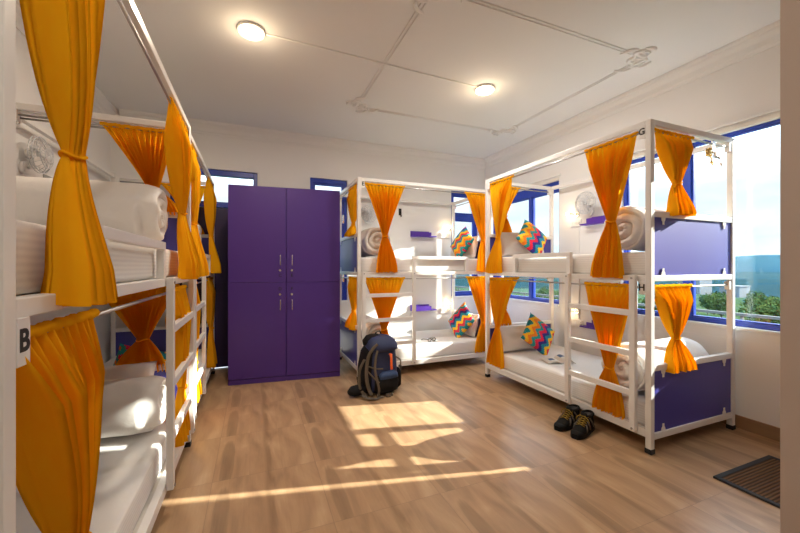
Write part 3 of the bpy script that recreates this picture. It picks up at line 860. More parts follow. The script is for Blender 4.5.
# left near bunk (front faces +x; rod at x=-0.44)
lx = -0.44
curtain('large orange curtain tied at mid height on the nearest left upper bunk', (lx, 0.962), (0, 1), (1, 0), 0.34, RU, 1.56, 1.185, 0.58, 0.05, 0.20, 0.52, 0.0, 0.040, 11, 15, depth=0.036)
curtain('large orange curtain hanging at the near post of lower bunk B', (lx, 0.905), (0, 1), (1, 0), 0.42, RL, 0.56, 0.165, 0.62, 0.07, 0.28, 0.50, 0.005, 0.0, 11, 16, depth=0.034)
curtain('orange curtain above the ladder at the far end of the nearest left upper bunk', (lx, 2.34), (0, 1), (1, 0), 0.54, RU, 1.62, 1.205, 0.58, 0.06, 0.36, 0.55, 0.0, 0.055, 10, 17)
curtain('orange curtain behind the ladder of lower bunk B', (lx, 2.36), (0, 1), (1, 0), 0.46, RL, 0.50, 0.17, 0.66, 0.07, 0.26, 0.70, 0.0, 0.0, 10, 18, depth=0.027)
curtain('orange curtain swept to a tie on the far end of the nearest left upper bunk', (-0.94, 2.92), (1, 0), (0, -1), 0.42, RU, 1.815, 1.635, 0.70, 0.065, 0.26, 0.80, 0.0, 0.02, 11, 19, depth=0.028)
curtain('orange curtain swept to a tie above the duvet roll of lower bunk B', (-0.96, 2.92), (1, 0), (0, -1), 0.47, RL, 0.78, 0.56, 0.55, 0.065, 0.30, 0.52, 0.0, 0.02, 11, 20, depth=0.028)
# left far bunk
lx2 = -0.46
curtain('orange curtain tied at the near front post of the farther left upper bunk', (lx2, 3.02), (0, 1), (1, 0), 0.45, RU, 1.62, 1.205, 0.55, 0.06, 0.30, 0.55, 0.0, 0.055, 10, 21)
curtain('orange curtain of the farther left upper bunk nearest the dark door', (lx2, 4.27), (0, 1), (1, 0), 0.45, RU, 1.62, 1.205, 0.55, 0.06, 0.32, 0.55, 0.0, 0.055, 10, 22)
curtain('orange curtain near the ladder of the farther left lower bunk, its hem by the floor', (lx2, 3.05), (0, 1), (1, 0), 0.42, RL, 0.50, 0.17, 0.6, 0.07, 0.30, 0.9, 0.0, 0.0, 10, 23, depth=0.027)
curtain('orange curtain at the far front post of the farther left lower bunk, by the door', (lx2, 4.27), (0, 1), (1, 0), 0.45, RL, 0.58, 0.17, 0.6, 0.07, 0.30, 0.62, 0.0, 0.02, 10, 24, depth=0.027)
curtain('orange curtain on the far end of the farther left upper bunk', (-0.99, 4.78), (1, 0), (0, -1), 0.46, RU, 1.84, 1.655, 0.66, 0.065, 0.24, 0.70, 0.0, 0.02, 10, 25, depth=0.028)

# ------------------------------------------------------------------ wardrobe
WW, WD, WH = 1.196, 0.46, 2.165
root = thing('wardrobe', 'tall purple four-door locker wardrobe between the dark door and the back bunk', 'wardrobe', (-0.262, 4.22, 0), math.atan2(-0.120, 1.199))
bm = newbm()
add_box(bm, 0, 0.018, 0.02, WD, 0.0, WH, .002); add_box(bm, WW-0.018, WW, 0.02, WD, 0.0, WH, .002)
add_box(bm, WW/2-.018, WW/2+.018, 0.021, WD, 0.0, WH-.001, 0)
add_box(bm, 0.018, WW-0.018, 0.02, WD, WH-.02, WH, .002); add_box(bm, 0.018, WW-0.018, WD-.012, WD-.002, 0.06, WH-.02)
add_box(bm, 0.018, WW-0.018, 0.022, WD, 1.097, 1.114); add_box(bm, 0.018, WW-0.018, 0.022, WD, 0.055, 0.075)
obj('carcass', bm, M['purple'], root)
for q in (0, 1):
    bm = newbm(); xa = 0.004 if q == 0 else WW/2+.005; xb = WW/2-.005 if q == 0 else WW-.004
    add_box(bm, xa, xb, 0.006, 0.020, 0.0, 0.055, .002); obj('plinth', bm, M['purple'], root)
for q, xa, xb in ((0, 0.003, WW/2-.005), (1, WW/2+.005, WW-.003)):
    for r_, (za, zb_) in enumerate(((1.108, WH-.004), (0.06, 1.103))):
        bm = newbm(); add_box(bm, xa, xb, 0.0, 0.018, za, zb_, .0015); d = obj('locker_door', bm, M['purple'], root)
        hx = xb-.058 if q == 0 else xa+.058
        hz = (1.352, 0.853)[r_]
        bm = newbm(); zz = hz
        add_tube(bm, [(hx, 0.0, zz-.06), (hx, -.022, zz-.056), (hx, -.024, zz-.045), (hx, -.024, zz+.045), (hx, -.022, zz+.056), (hx, 0.0, zz+.06)], .0055, 8)
        obj('handle', bm, M['chrome'], d)
        lz = (1.237, 0.970)[r_]
        bm = newbm(); add_cyl(bm, (hx-.004, 0.0, lz), (hx-.004, -.008, lz), .0125, 18); add_box(bm, hx-.006, hx-.002, -.0095, -.007, lz-.006, lz+.006); obj('lock', bm, M['chrome'], d)
        tz = (1.180, 1.030)[r_]
        ch = (('C', 'E'), ('D', 'F'))[r_][q]
        obj('letter', letter_bm(ch, 0.046, (hx-.003, -.0008, tz), (1,0,0), (0,0,1), .0005, .02), M['black'], d)

# ------------------------------------------------------------------ ceiling lamps and cable
def ceiling_lamp(x, y, label):
    root = thing('ceiling_lamp', label, 'ceiling lamp', (x, y, H), 0, 'round ceiling lamps'); off = root.location
    bm = newbm(); add_lathe(bm, [(0.0, H), (0.094, H), (0.098, H-.006), (0.098, H-.014), (0.094, H-.018), (0.088, H-.018)], (x, y, 0)); obj('lamp_rim', bm, M['plastic'], root, off)
    bm = newbm(); add_lathe(bm, [(0.090, H-.016), (0.088, H-.028), (0.075, H-.036), (0.045, H-.041), (0.0, H-.042)], (x, y, 0)); obj('diffuser', bm, M['lampglow'], root, off)
M['lampglow'] = emissive('warm_led_diffuser', (1.0, 0.72, 0.40, 1), 9.0)
M['bulbglow'] = emissive('warm_bulb', (1.0, 0.70, 0.34, 1), 28.0)
ceiling_lamp(-0.02, 2.88, 'round glowing ceiling lamp above the left beds, nearer the camera')
ceiling_lamp(2.12, 2.95, 'round glowing ceiling lamp framed by the ceiling moulding')
ceiling_lamp(-0.02, 0.10, 'added round ceiling lamp for fill light, unseen above the top of the view')  # extra fixture out of view, added as fill light near the camera
bm = newbm(); add_tube(bm, [(0.085, 2.885, H-.006), (0.7, 2.90, H-.006), (1.4, 2.93, H-.006), (2.02, 2.945, H-.006)], 0.007, 8)
tag(obj('conduit', bm, M['trim'], None, (1.05, 2.915, H)), 'thin white cable conduit joining the two ceiling lamps', 'cable')

# ------------------------------------------------------------------ wall fittings
def wall_fan(pos, nrm, label):
    """round wall fan: base, arm, cage, blades"""
    n = Vector((*nrm, 0)); p = Vector(pos); root = thing('wall_fan', label, 'fan', p, 0, 'small wall fans')
    ax = 'X' if abs(n.x) > 0.5 else 'Y'; s = n.x if ax == 'X' else n.y
    c = n*0.10
    bm = newbm(); add_cyl(bm, Vector((0,0,-.10)), Vector((0,0,-.10))+n*.03, .045, 20); obj('wall_base', bm, M['plastic'], root)
    bm = newbm(); add_tube(bm, [Vector((0,0,-.10))+n*.03, Vector((0,0,-.08))+n*.05, n*.05], .012, 8); add_cyl(bm, n*.03, n*.085, .038, 18); obj('motor', bm, M['plastic'], root)
    bm = newbm(); tang = Vector((-n.y, n.x, 0)); up = Vector((0,0,1))
    RR = 0.125
    for rr, dd in ((RR, .105), (RR, .085), (RR*.7, .135), (RR*.4, .145)):
        add_tube(bm, [n*dd + tang*rr*math.cos(2*math.pi*k/28) + up*rr*math.sin(2*math.pi*k/28) for k in range(29)], .0032, 6, cap=False)
    for k in range(20):
        a = 2*math.pi*k/20; e = tang*math.cos(a)+up*math.sin(a)
        add_tube(bm, [n*.105+e*RR, n*.135+e*RR*.7, n*.145+e*RR*.35, n*.148], .0022, 5)
        add_tube(bm, [n*.105+e*RR, n*.08+e*RR*.8, n*.07+e*RR*.2], .0022, 5)
    obj('cage', bm, M['greyplastic'], root)
    bm = newbm()
    for k in range(3):
        a0 = 2*math.pi*k/3
        g = []
        for i in range(6):
            for j in range(4):
                r = .02+.085*i/5; a = a0 + (j/3-.5)*(0.5+0.6*math.sin(math.pi*i/5))
                e = tang*math.cos(a)+up*math.sin(a)
                g.append(bm.verts.new(n*(.105+.022*(j/3-.5)) + e*r))
        for i in range(5):
            for j in range(3): bm.faces.new((g[i*4+j], g[i*4+j+1], g[(i+1)*4+j+1], g[(i+1)*4+j]))
    add_cyl(bm, n*.085, n*.125, .022, 16)
    obj('fan_blades', bm, M['plastic'], root, smooth=True)
wall_fan((XR, 2.93, 2.00), (-1, 0), 'small round fan on the right wall above the violet shelf of bunk G')
wall_fan((1.52, YB, 2.04), (0, -1), 'small round fan on the back wall above the duvet roll of bunk E')
wall_fan((XL, 3.30, 2.07), (1, 0), 'small round fan on the left wall past the nearest curtain')

def reading_lamp(pos, nrm, label, sock=True, side=1):
    n = Vector((*nrm, 0)); p = Vector(pos); t = Vector((-n.y, n.x, 0))*side
    root = thing('reading_lamp', label, 'lamp', p, 0, 'bedside wall lamps')
    bm = newbm()
    q = t*.075; 
    add_cyl(bm, q, q+n*.018, .032, 20); obj('wall_rose', bm, M['chrome'], root)
    bm = newbm(); add_tube(bm, [q+n*.018, q+n*.05+t*-.005, q*.75+n*.068+Vector((0,0,.004)), q*.45+n*.07+Vector((0,0,.01))], .007, 8); obj('arm', bm, M['chrome'], root)
    bm = newbm(); add_tube(bm, [q*.5+n*.07+Vector((0,0,.008)), q*.3+n*.07+Vector((0,0,.011))], [.012, .016], 12); obj('bulb_holder', bm, M['plastic'], root)
    bm = newbm(); add_sphere(bm, n*.07+Vector((0,0,.012)), .022, 14, 10); obj('bulb', bm, M['bulbglow'], root)
LAMPS = []
def lamp_at(pos, nrm, label, side):
    reading_lamp(pos, nrm, label, True, side); LAMPS.append(Vector(pos)+Vector((*nrm, 0))*0.10)
lamp_at((XR, 3.19, 1.90), (-1, 0), 'lit reading lamp with warm bulb on the right wall over upper bunk G', 1)
lamp_at((XR, 3.19, 0.745), (-1, 0), 'lit reading lamp with warm bulb above the socket of the lower right bunk', 1)
lamp_at((2.83, YB, 1.885), (0, -1), 'lit reading lamp with warm bulb beside the violet shelf of upper bunk E', 1)
lamp_at((2.83, YB, 0.69), (0, -1), 'lit reading lamp with warm bulb beside the violet shelf of the lower back bunk', 1)

def socket(pos, nrm, w, label):
    n = Vector((*nrm, 0)); t = Vector((-n.y, n.x, 0)); p = Vector(pos)
    root = thing('socket_plate', label, 'socket', p, 0, 'white switch and socket plates')
    def bx(bm, a0, a1, d0, d1, z0, z1, bev):
        A = t*a0+n*d0; B = t*a1+n*d1; add_box(bm, A.x, B.x, A.y, B.y, z0, z1, bev)
    bm = newbm(); bx(bm, -w/2, w/2, 0, .014, -.045, .045, .004); o = obj('plate', bm, M['plastic'], root)
    for k in range(3):
        bm = newbm(); a = -w/2 + w*(k+.5)/3; bx(bm, a-.011, a+.011, .013, .018, -.02, .02, .002); obj('rocker', bm, M['plastic'], o)
    bm = newbm()
    for dx, dz in ((0, .016), (-.011, -.008), (.011, -.008)):
        q = t*(w/2-.022+dx*.6)+Vector((0,0,dz)); add_cyl(bm, q+n*.013, q+n*.0192, .004, 8)
    obj('pin_hole', bm, M['black'], o)
socket((XR, 3.13, 0.605), (-1, 0), 0.20, 'white socket plate below the lit lamp of the lower right bunk')
socket((XR, 3.13, 1.80), (-1, 0), 0.15, 'white switch plate below the lit lamp of upper bunk G')
socket((2.80, YB, 1.775), (0, -1), 0.18, 'white switch plate below the lit lamp of upper bunk E')
socket((2.80, YB, 0.585), (0, -1), 0.18, 'white switch plate below the lit lamp of the lower back bunk')

def wall_shelf(pos, nrm, w, label, side=1):
    n = Vector((*nrm, 0)); t = Vector((-n.y, n.x, 0))*side; p = Vector(pos)
    root = thing('wall_shelf', label, 'shelf', p, 0, 'small violet wall shelves')
    def bx(bm, a0, a1, d0, d1, z0, z1):
        A = t*a0+n*d0; B = t*a1+n*d1; add_box(bm, A.x, B.x, A.y, B.y, z0, z1, .002)
    bm = newbm(); bx(bm, -w/2, w/2, 0, .10, -.014, .002); obj('shelf_board', bm, M['shelf'], root)
    bm = newbm(); bx(bm, -w/2+.0, w/2-.09, .0, .016, .002, .075); bx(bm, -w/2, w/2-.09, .088, .10, .002, .055); obj('shelf_lip', bm, M['shelf'], root)
wall_shelf((XR, 2.80, 1.765), (-1, 0), 0.40, 'violet wall shelf under the fan of upper bunk G', -1)
wall_shelf((XR, 2.80, 0.60), (-1, 0), 0.40, 'violet wall shelf behind the tied curtain of the lower right bunk', -1)
wall_shelf((2.40, YB, 1.745), (0, -1), 0.40, 'violet wall shelf on the back wall of upper bunk E', 1)
wall_shelf((2.40, YB, 0.62), (0, -1), 0.40, 'violet wall shelf on the back wall of the lower back bunk', 1)

# power line trunking down the right wall, black hook on the back wall
bm = newbm(); add_box(bm, XR-.012, XR, 3.08, 3.095, 0.66, 1.745, .002)
tag(obj('cable_trunking', bm, M['plastic'], None, (XR, 3.09, 0.66)), 'narrow white cable trunking between the lamps on the right wall', 'cable')
root = thing('wall_hook', 'small black hook on the back wall beside the curtain of bunk E', 'hook', (2.03, YB, 2.10))
bm = newbm(); add_box(bm, -.022, .022, -.008, 0, -.05, .05, .002); obj('back_plate', bm, M['black'], root)
bm = newbm(); add_tube(bm, [(0,-.008,.02),(0,-.03,.01),(0,-.034,-.03),(0,-.028,-.06),(0,-.045,-.075),(0,-.06,-.06)], .008, 8); obj('hook', bm, M['black'], root)

# hook rack tied to the back rail of the right bunk's end
root = thing('hook_rack', 'chrome and brass hook rack on the end rail above the blue panel', 'hook rack', (3.13, 1.57, 2.13))
bm = newbm(); add_box(bm, -.02, .17, .012, .018, -.03, .03, .002); add_box(bm, .06, .10, .013, .019, -.03, .10, .001); obj('rack_plate', bm, M['chrome'], root)
for hx, mt in ((.0, 'brass'), (.12, 'chrome')):
    bm = newbm()
    if mt == 'brass':
        add_lathe(bm, [(0.0, -.006), (.018, -.006), (.030, 0.004), (.032, .012), (0.0, .013)], (hx, 0, .0), 'Y', 18)
        for k in range(6): add_sphere(bm, (hx+.026*math.cos(k*math.pi/3), -.002, .026*math.sin(k*math.pi/3)), .009, 8, 6)
    else: add_box(bm, hx-.03, hx+.03, .002, .012, -.02, .02, .002)
    h = obj('rosette', bm, M[mt], root)
    bm = newbm(); add_tube(bm, [(hx, .004, -.02), (hx, -.01, -.05), (hx-.004, -.02, -.09), (hx-.02, -.028, -.105), (hx-.035, -.03, -.09)], .005, 8); add_sphere(bm, (hx-.036, -.03, -.087), .011, 10, 8); obj('hook', bm, M[mt], h)

# clear plastic bits on the left wall beside the fan
root = thing('plastic_holder', 'clear plastic holder with black clip on the left wall beside the fan', 'holder', (XL, 3.62, 1.93))
bm = newbm(); add_box(bm, 0, .012, -.06, .16, -.06, .06, .003); add_box(bm, .012, .09, -.05, .02, -.10, .04, .01); obj('body', bm, M['clear'], root)
bm = newbm(); add_box(bm, .04, .13, -.02, .10, -.02, .0, .004); obj('clip', bm, M['black'], root)

# ------------------------------------------------------------------ small things on the beds
root = thing('magazine', 'open magazine lying face up on the lower right bunk', 'magazine', (2.85, 2.73, MZL+0.0045), R(-22))
for s, rise in ((-1, 0.018), (1, 0.045)):
    bm = newbm(); top = []; bot = []
    for i in range(13):
        t = i/12; x = s*0.135*t
        z = rise*math.sin(math.pi*min(1, t*1.05))*(1-.35*t) + 0.004
        top.append([bm.verts.new((x, y, z+.006*(1-t*.5))) for y in (-.10, .10)]); bot.append([bm.verts.new((x, y, max(0.0, z-.003))) for y in (-.10, .10)])
    for i in range(12):
        bm.faces.new((top[i][0], top[i+1][0], top[i+1][1], top[i][1])); bm.faces.new((bot[i][0], bot[i][1], bot[i+1][1], bot[i+1][0]))
        bm.faces.new((top[i][0], bot[i][0], bot[i+1][0], top[i+1][0])); bm.faces.new((top[i][1], top[i+1][1], bot[i+1][1], bot[i][1]))
    bm.faces.new((top[12][0], bot[12][0], bot[12][1], top[12][1]))
    pg = obj('page', bm, M['paper'], root, smooth=False)
    bm = newbm()
    def strip(t0, t1, ya, yb):
        vs = []
        for i in range(7):
            t = t0+(t1-t0)*i/6; z = rise*math.sin(math.pi*min(1, t*1.05))*(1-.35*t)+.004+.006*(1-t*.5)+.0012
            vs.append([bm.verts.new((s*.135*t, y, z)) for y in (ya, yb)])
        for i in range(6): bm.faces.new((vs[i][0], vs[i+1][0], vs[i+1][1], vs[i][1]))
    strip(.35, .72, -.045, .02) if s < 0 else strip(.2, .85, .0, .09)
    obj('printed_picture', bm, M['print'], pg)

root = thing('eyeglasses', 'black eyeglasses lying on the white sheet of the lower back bunk', 'glasses', (2.10, 4.05, MZL+0.006), R(12))
bm = newbm()
for s in (-1, 1):
    add_tube(bm, [(s*.036+.029*math.cos(2*math.pi*k/20), .0, .024+.022*math.sin(2*math.pi*k/20)) for k in range(21)], .004, 6, cap=False)
add_tube(bm, [(-.009,0,.03),(0,0,.034),(.009,0,.03)], .004, 6); obj('front_frame', bm, M['black'], root)
for s in (-1, 1):
    bm = newbm(); add_tube(bm, [(s*.066,0,.034),(s*.068,.02,.033),(s*.068,.10,.024),(s*.066,.135,.004)], .0035, 6); obj('temple', bm, M['black'], root)
    bm = newbm(); add_lathe(bm, [(0,-.001),(.026,-.001),(.026,.001),(0,.001)], (s*.036,0,.024), 'Y', 20); obj('lens', bm, M['clear'], root)

# ------------------------------------------------------------------ hiking boots
def boot(loc, rz, label):
    """toe toward -Y local; built along Y then rotated"""
    root = thing('hiking_boot', label, 'boot', loc, rz, 'pair of hiking boots')
    root.scale = (1.0, 1.06, 0.84)
    # cross sections along length y: (y, halfwidth, top z)
    secs = [(-.152,.016,.036),(-.142,.030,.050),(-.120,.041,.060),(-.08,.049,.072),(-.045,.049,.088),(-.015,.046,.102),(.01,.044,.122),(.03,.043,.134),(.06,.043,.138),(.09,.041,.142),(.115,.036,.144),(.132,.022,.138)]
    bm = newbm(); rings = []
    for (y, w, zt) in secs:
        ring = []
        for k in range(18):
            a = math.pi*k/17
            x = -w*math.cos(a); e = math.sin(a)**0.55
            tp = .024 + (zt-.024)*e
            # narrow upward
            x *= 1 - 0.18*e*(zt > .11)
            ring.append(bm.verts.new((x, y + (0.012*(zt-.1) if zt > .1 else 0), tp)))
        rings.append(ring)
    for i in range(len(rings)-1):
        for k in range(17): bm.faces.new((rings[i][k], rings[i][k+1], rings[i+1][k+1], rings[i+1][k]))
    for r_ in (rings[0], rings[-1]): bm.faces.new(r_)
    for i in range(len(rings)-1): bm.faces.new((rings[i][0], rings[i+1][0], rings[i+1][17], rings[i][17]))
    obj('upper', bm, M['boot'], root, smooth=True)
    bm = newbm(); A, B = [], []
    outl = []
    for (y, w, zt) in secs: outl.append((w+.005, y))
    pts = [(x, y) for x, y in outl] + [(-x, y) for x, y in reversed(outl)]
    pts[0] = (pts[0][0], pts[0][1]-.006); pts[-1] = (pts[-1][0], pts[-1][1]-.006)
    A = [bm.verts.new((x, y, 0)) for x, y in pts]; B = [bm.verts.new((x, y, .030+(.012 if y < -.12 else 0))) for x, y in pts]
    n_ = len(pts)
    for i in range(n_): bm.faces.new((A[i], A[(i+1) % n_], B[(i+1) % n_], B[i]))
    bm.faces.new(A); bm.faces.new(B)
    obj('sole', bm, M['sole'], root)
    for k in range(6):      # lugs of the sole
        pass
    bm = newbm()   # rubber toe cap
    tc_ = []
    for (y, w, zt) in [(-.158,.014,.034),(-.146,.034,.050),(-.122,.045,.056),(-.105,.049,.052)]:
        tc_.append([bm.verts.new((-w*math.cos(math.pi*k/17), y, .024+(zt-.020)*math.sin(math.pi*k/17)**0.5)) for k in range(18)])
    for i in range(3):
        for k in range(17): bm.faces.new((tc_[i][k], tc_[i][k+1], tc_[i+1][k+1], tc_[i+1][k]))
    bm.faces.new(tc_[0])
    obj('toe_cap', bm, M['sole'], root, smooth=True)
    for s in (-1, 1):       # webbed side overlays
        bm = newbm()
        for (ya, za, yb, zb) in ((-.035,.096,-.06,.035),(-.01,.112,.0,.04),(.03,.13,.07,.04)):
            add_tube(bm, [(s*.034, ya, za), (s*.0475, (ya+yb)/2, (za+zb)/2), (s*.051, yb, zb)], .006, 6)
        obj('side_webbing', bm, M['webbing'], root)
    bm = newbm(); add_lathe(bm, [(0,.1465),(.034,.1465)], (0,.072,0), 'Z', 20); obj('lining', bm, M['rubber'], root)
    bm = newbm()   # padded collar
    add_tube(bm, [(.036*math.cos(2*math.pi*k/24), .072+.052*math.sin(2*math.pi*k/24), .144+.006*math.sin(2*math.pi*k/24)) for k in range(25)], .011, 8, cap=False)
    obj('collar', bm, M['boot'], root)
    bm = newbm(); add_tube(bm, [(0,-.03,.095),(0,-.005,.115),(0,.012,.15),(0,.012,.172)], [.02,.025,.026,.020], 10, flat=((0,1,0), .3)); obj('tongue', bm, M['boot'], root)
    bm = newbm()
    rows = [(-.060,.084),(-.043,.092),(-.026,.103),(-.010,.116),(.003,.130),(.010,.143)]
    for i in range(len(rows)-1):
        (ya, za), (yb, zb) = rows[i], rows[i+1]
        for s in (-1, 1):
            add_tube(bm, [(s*.032, ya+.004, za-.004), (0, (ya+yb)/2-.010, (za+zb)/2+.010), (-s*.032, yb+.004, zb-.004)], .0024, 6)
    for s in (-1, 1):
        add_tube(bm, [(0, .0, .148), (s*.02, -.02, .158), (s*.042, -.022, .135), (s*.048, -.012, .105)], .0032, 6)
    obj('laces', bm, M['lace'], root)
    return root
boot((2.345, 2.140, 0.0), R(-76), 'black hiking boot with yellow laces under the right bunk, the one farther from camera')
boot((2.355, 2.005, 0.0), R(-70), 'black hiking boot with yellow laces under the right bunk, the one nearer the camera')

# ------------------------------------------------------------------ backpack
root = thing('backpack', 'navy and black hiking backpack with orange zip leaning on the back bunk ladder', 'backpack', (1.205, 3.46, 0.0), R(9))
def loft(bm, secs, seg=28, pw=2.6):
    """secs: (z, cx, cy, hx, hy)"""
    rings = []
    for (z, cx, cy, hx, hy) in secs:
        ring = []
        for k in range(seg):
            a = 2*math.pi*k/seg; c, s = math.cos(a), math.sin(a)
            x = math.copysign(abs(c)**(2/pw), c)*hx; y = math.copysign(abs(s)**(2/pw), s)*hy
            q = Vector((x*9, y*9, z*9))
            nn = 1+.05*noise.noise(q)
            ring.append(bm.verts.new((cx+x*nn, cy+y*nn, z)))
        rings.append(ring)
    for i in range(len(rings)-1):
        for k in range(seg): bm.faces.new((rings[i][k], rings[i][(k+1) % seg], rings[i+1][(k+1) % seg], rings[i+1][k]))
    bm.faces.new(list(reversed(rings[0]))); bm.faces.new(rings[-1])
root.scale = (1.10, 1.08, 0.91)
bm = newbm(); loft(bm, [(0.012,0,0,.10,.085),(.03,0,0,.135,.11),(.09,0,0,.15,.12),(.22,0,.0,.155,.12),(.36,0,.005,.15,.115),(.46,0,.012,.14,.105),(.50,0,.015,.13,.10),(.51,0,.015,.10,.08)]); body = obj('main_body', bm, M['navy'], root, smooth=True)
bm = newbm(); loft(bm, [(.470,.0,.0,.135,.115),(.485,.0,-.005,.150,.13),(.53,.0,.0,.150,.13),(.58,.0,.015,.135,.11),(.615,0,.02,.10,.08),(.63,0,.02,.05,.04)]); lid = obj('top_lid', bm, M['navy'], root, smooth=True)
bm = newbm(); loft(bm, [(.52,-.06,.05,.085,.085),(.57,-.06,.055,.09,.085),(.625,-.05,.05,.07,.06),(.64,-.05,.05,.04,.03)]); obj('lid_panel', bm, M['packblack'], lid, smooth=True)
bm = newbm(); loft(bm, [(.02,.0,-.085,.09,.035),(.05,.0,-.11,.115,.045),(.14,.0,-.118,.12,.045),(.20,.0,-.115,.11,.035),(.22,0,-.105,.09,.02)]); obj('bottom_pocket', bm, M['packblack'], root, smooth=True)
bm = newbm(); loft(bm, [(.175,.01,-.118,.09,.02),(.19,.01,-.128,.10,.035),(.235,.015,-.125,.09,.03),(.26,.02,-.118,.06,.015)]); obj('mesh_pocket', bm, M['packblue'], root, smooth=True)
for s in (-1, 1):
    bm = newbm(); loft(bm, [(.03,s*.135,.0,.03,.07),(.06,s*.155,.0,.04,.085),(.20,s*.158,.0,.035,.085),(.25,s*.15,.0,.02,.075)]); obj('side_pocket', bm, M['packblack'], root, smooth=True)
bm = newbm(); add_tube(bm, [(.006,-.150,.449),(.028,-.150,.450)], .008, 8, flat=((0,1,0), .4)); add_tube(bm, [(.026,-.150,.45),(.03,-.148,.40),(.035,-.142,.33),(.04,-.138,.275)], .013, 8, flat=((0,1,0), .4)); obj('orange_zip', bm, M['orangezip'], root)
# back panel with straps on the left flank (towards the bed end)
bm = newbm(); loft(bm, [(.03,-.145,.03,.05,.10),(.10,-.155,.03,.045,.11),(.30,-.15,.03,.045,.105),(.46,-.125,.03,.045,.095),(.52,-.11,.03,.03,.07)]); obj('back_panel', bm, M['packblack'], root, smooth=True)
def strap(pts, r, nm='strap', m='webbing', nrm=(0, 1, 0)):
    bm = newbm(); P_ = [Vector(p) for p in pts]; out = []
    for i in range(len(P_)-1):
        for k in range(6):
            t = k/6
            p0 = P_[max(i-1,0)]; p1 = P_[i]; p2 = P_[i+1]; p3 = P_[min(i+2, len(P_)-1)]
            out.append(0.5*((2*p1)+(p2-p0)*t+(2*p0-5*p1+4*p2-p3)*t*t+(3*p1-p0-3*p2+p3)*t**3))
    out.append(P_[-1])
    add_tube(bm, out, r*.78, 8, flat=(nrm, 0.3)); return obj(nm, bm, M[m], root)
strap([(-.085,-.10,.56),(-.125,-.105,.53),(-.165,-.095,.46),(-.185,-.09,.36),(-.195,-.10,.22),(-.175,-.11,.09),(-.15,-.12,.03)], .022, 'shoulder_strap')
strap([(-.10,-.13,.50),(-.13,-.15,.42),(-.135,-.15,.30),(-.115,-.155,.18),(-.10,-.16,.08),(-.115,-.16,.015)], .015, 'shoulder_strap')
strap([(-.19,-.05,.40),(-.235,-.05,.30),(-.245,-.055,.18),(-.235,-.07,.08),(-.19,-.10,.02)], .018, 'shoulder_strap')
strap([(-.06,-.14,.13),(-.13,-.15,.20),(-.18,-.10,.28)], .009, 'compression_strap')
strap([(-.05,-.14,.30),(-.12,-.13,.31),(-.17,-.09,.33)], .010, 'compression_strap')
strap([(.10,-.10,.40),(.15,-.10,.36),(.175,-.07,.30),(.185,-.05,.20),(.18,-.04,.10)], .010, 'compression_strap')
strap([(.13,-.11,.28),(.165,-.10,.28),(.18,-.03,.27)], .012, 'compression_strap')
strap([(-.24,-.10,.045),(-.205,-.165,.025),(-.14,-.185,.015),(-.10,-.165,.012),(-.06,-.165,.012)], .022, 'hip_belt', nrm=(0,0,1))
bm = newbm(); add_box(bm, -.035, .005, -.185, -.16, .0, .035, .005); add_box(bm, .02, .035, -.175, -.155, .0, .03, .004); obj('buckle', bm, M['webbing'], root)
bm = newbm(); add_tube(bm, [(-.16,-.01,.07),(-.23,-.02,.07),(-.29,-.02,.065),(-.33,-.03,.06)], [.05,.058,.056,.03], 12); obj('hip_pad', bm, M['packblack'], root, smooth=True)
bm = newbm(); add_tube(bm, [(-.03,.06,.60),(-.02,.06,.655),(.02,.06,.665),(.05,.06,.60)], .008, 8); obj('grab_handle', bm, M['packblack'], root)

# ------------------------------------------------------------------ door mat
root = thing('door_mat', 'dark ribbed coir mat with black border on the floor at right', 'mat', (2.885, 0.962, 0))
bm = newbm(); add_box(bm, -.318, .318, -.31, .31, 0.0, 0.008, .003)
for a in (((-.318,.318,.282,.31)), ((-.318,.318,-.31,-.282)), ((-.318,-.29,-.282,.282)), ((.29,.318,-.282,.282))): add_box(bm, a[0], a[1], a[2], a[3], .004, 0.014, .003)
obj('border', bm, M['rubber'], root)
bm = newbm(); add_box(bm, -.289, .289, -.281, .281, 0.008, 0.0125, .001); obj('ribbed_pile', bm, M['coir'], root)

# ------------------------------------------------------------------ outside
def ground_mat(name, c0, c1, scale):
    m, nt, out = new_mat(name)
    p = N(nt, 'ShaderNodeBsdfPrincipled'); nt.links.new(p.outputs[0], out.inputs[0]); p.inputs['Roughness'].default_value = 0.9; p.inputs['Specular IOR Level'].default_value = 0.0
    geo = N(nt, 'ShaderNodeNewGeometry'); nz = N(nt, 'ShaderNodeTexNoise'); nz.inputs['Scale'].default_value = scale; nz.inputs['Detail'].default_value = 6
    nt.links.new(geo.outputs['Position'], nz.inputs['Vector'])
    cr = N(nt, 'ShaderNodeValToRGB'); cr.color_ramp.elements[0].position = .35; cr.color_ramp.elements[1].position = .65
    cr.color_ramp.elements[0].color = c0; cr.color_ramp.elements[1].color = c1
    nt.links.new(nz.outputs[0], cr.inputs[0]); nt.links.new(cr.outputs[0], p.inputs['Base Color']); return m
M['grass'] = ground_mat('hillside_scrub', (0.020, 0.045, 0.018, 1), (0.05, 0.07, 0.03, 1), 0.15)
M['forest'] = ground_mat('distant_forest', (0.010, 0.024, 0.018, 1), (0.02, 0.038, 0.024, 1), 0.01)
M['leaf'] = ground_mat('tree_leaves', (0.025, 0.060, 0.025, 1), (0.075, 0.105, 0.03, 1), 0.9)
M['bark'] = principled('bark', (0.10, 0.07, 0.05), 0.9, var=0.2)
M['concrete'] = principled('pale_concrete', (0.09, 0.095, 0.10), 0.8, var=0.1, scale=0.5)
M['road'] = principled('grey_asphalt', (0.07, 0.075, 0.07), 0.9)
GZ = -6.0
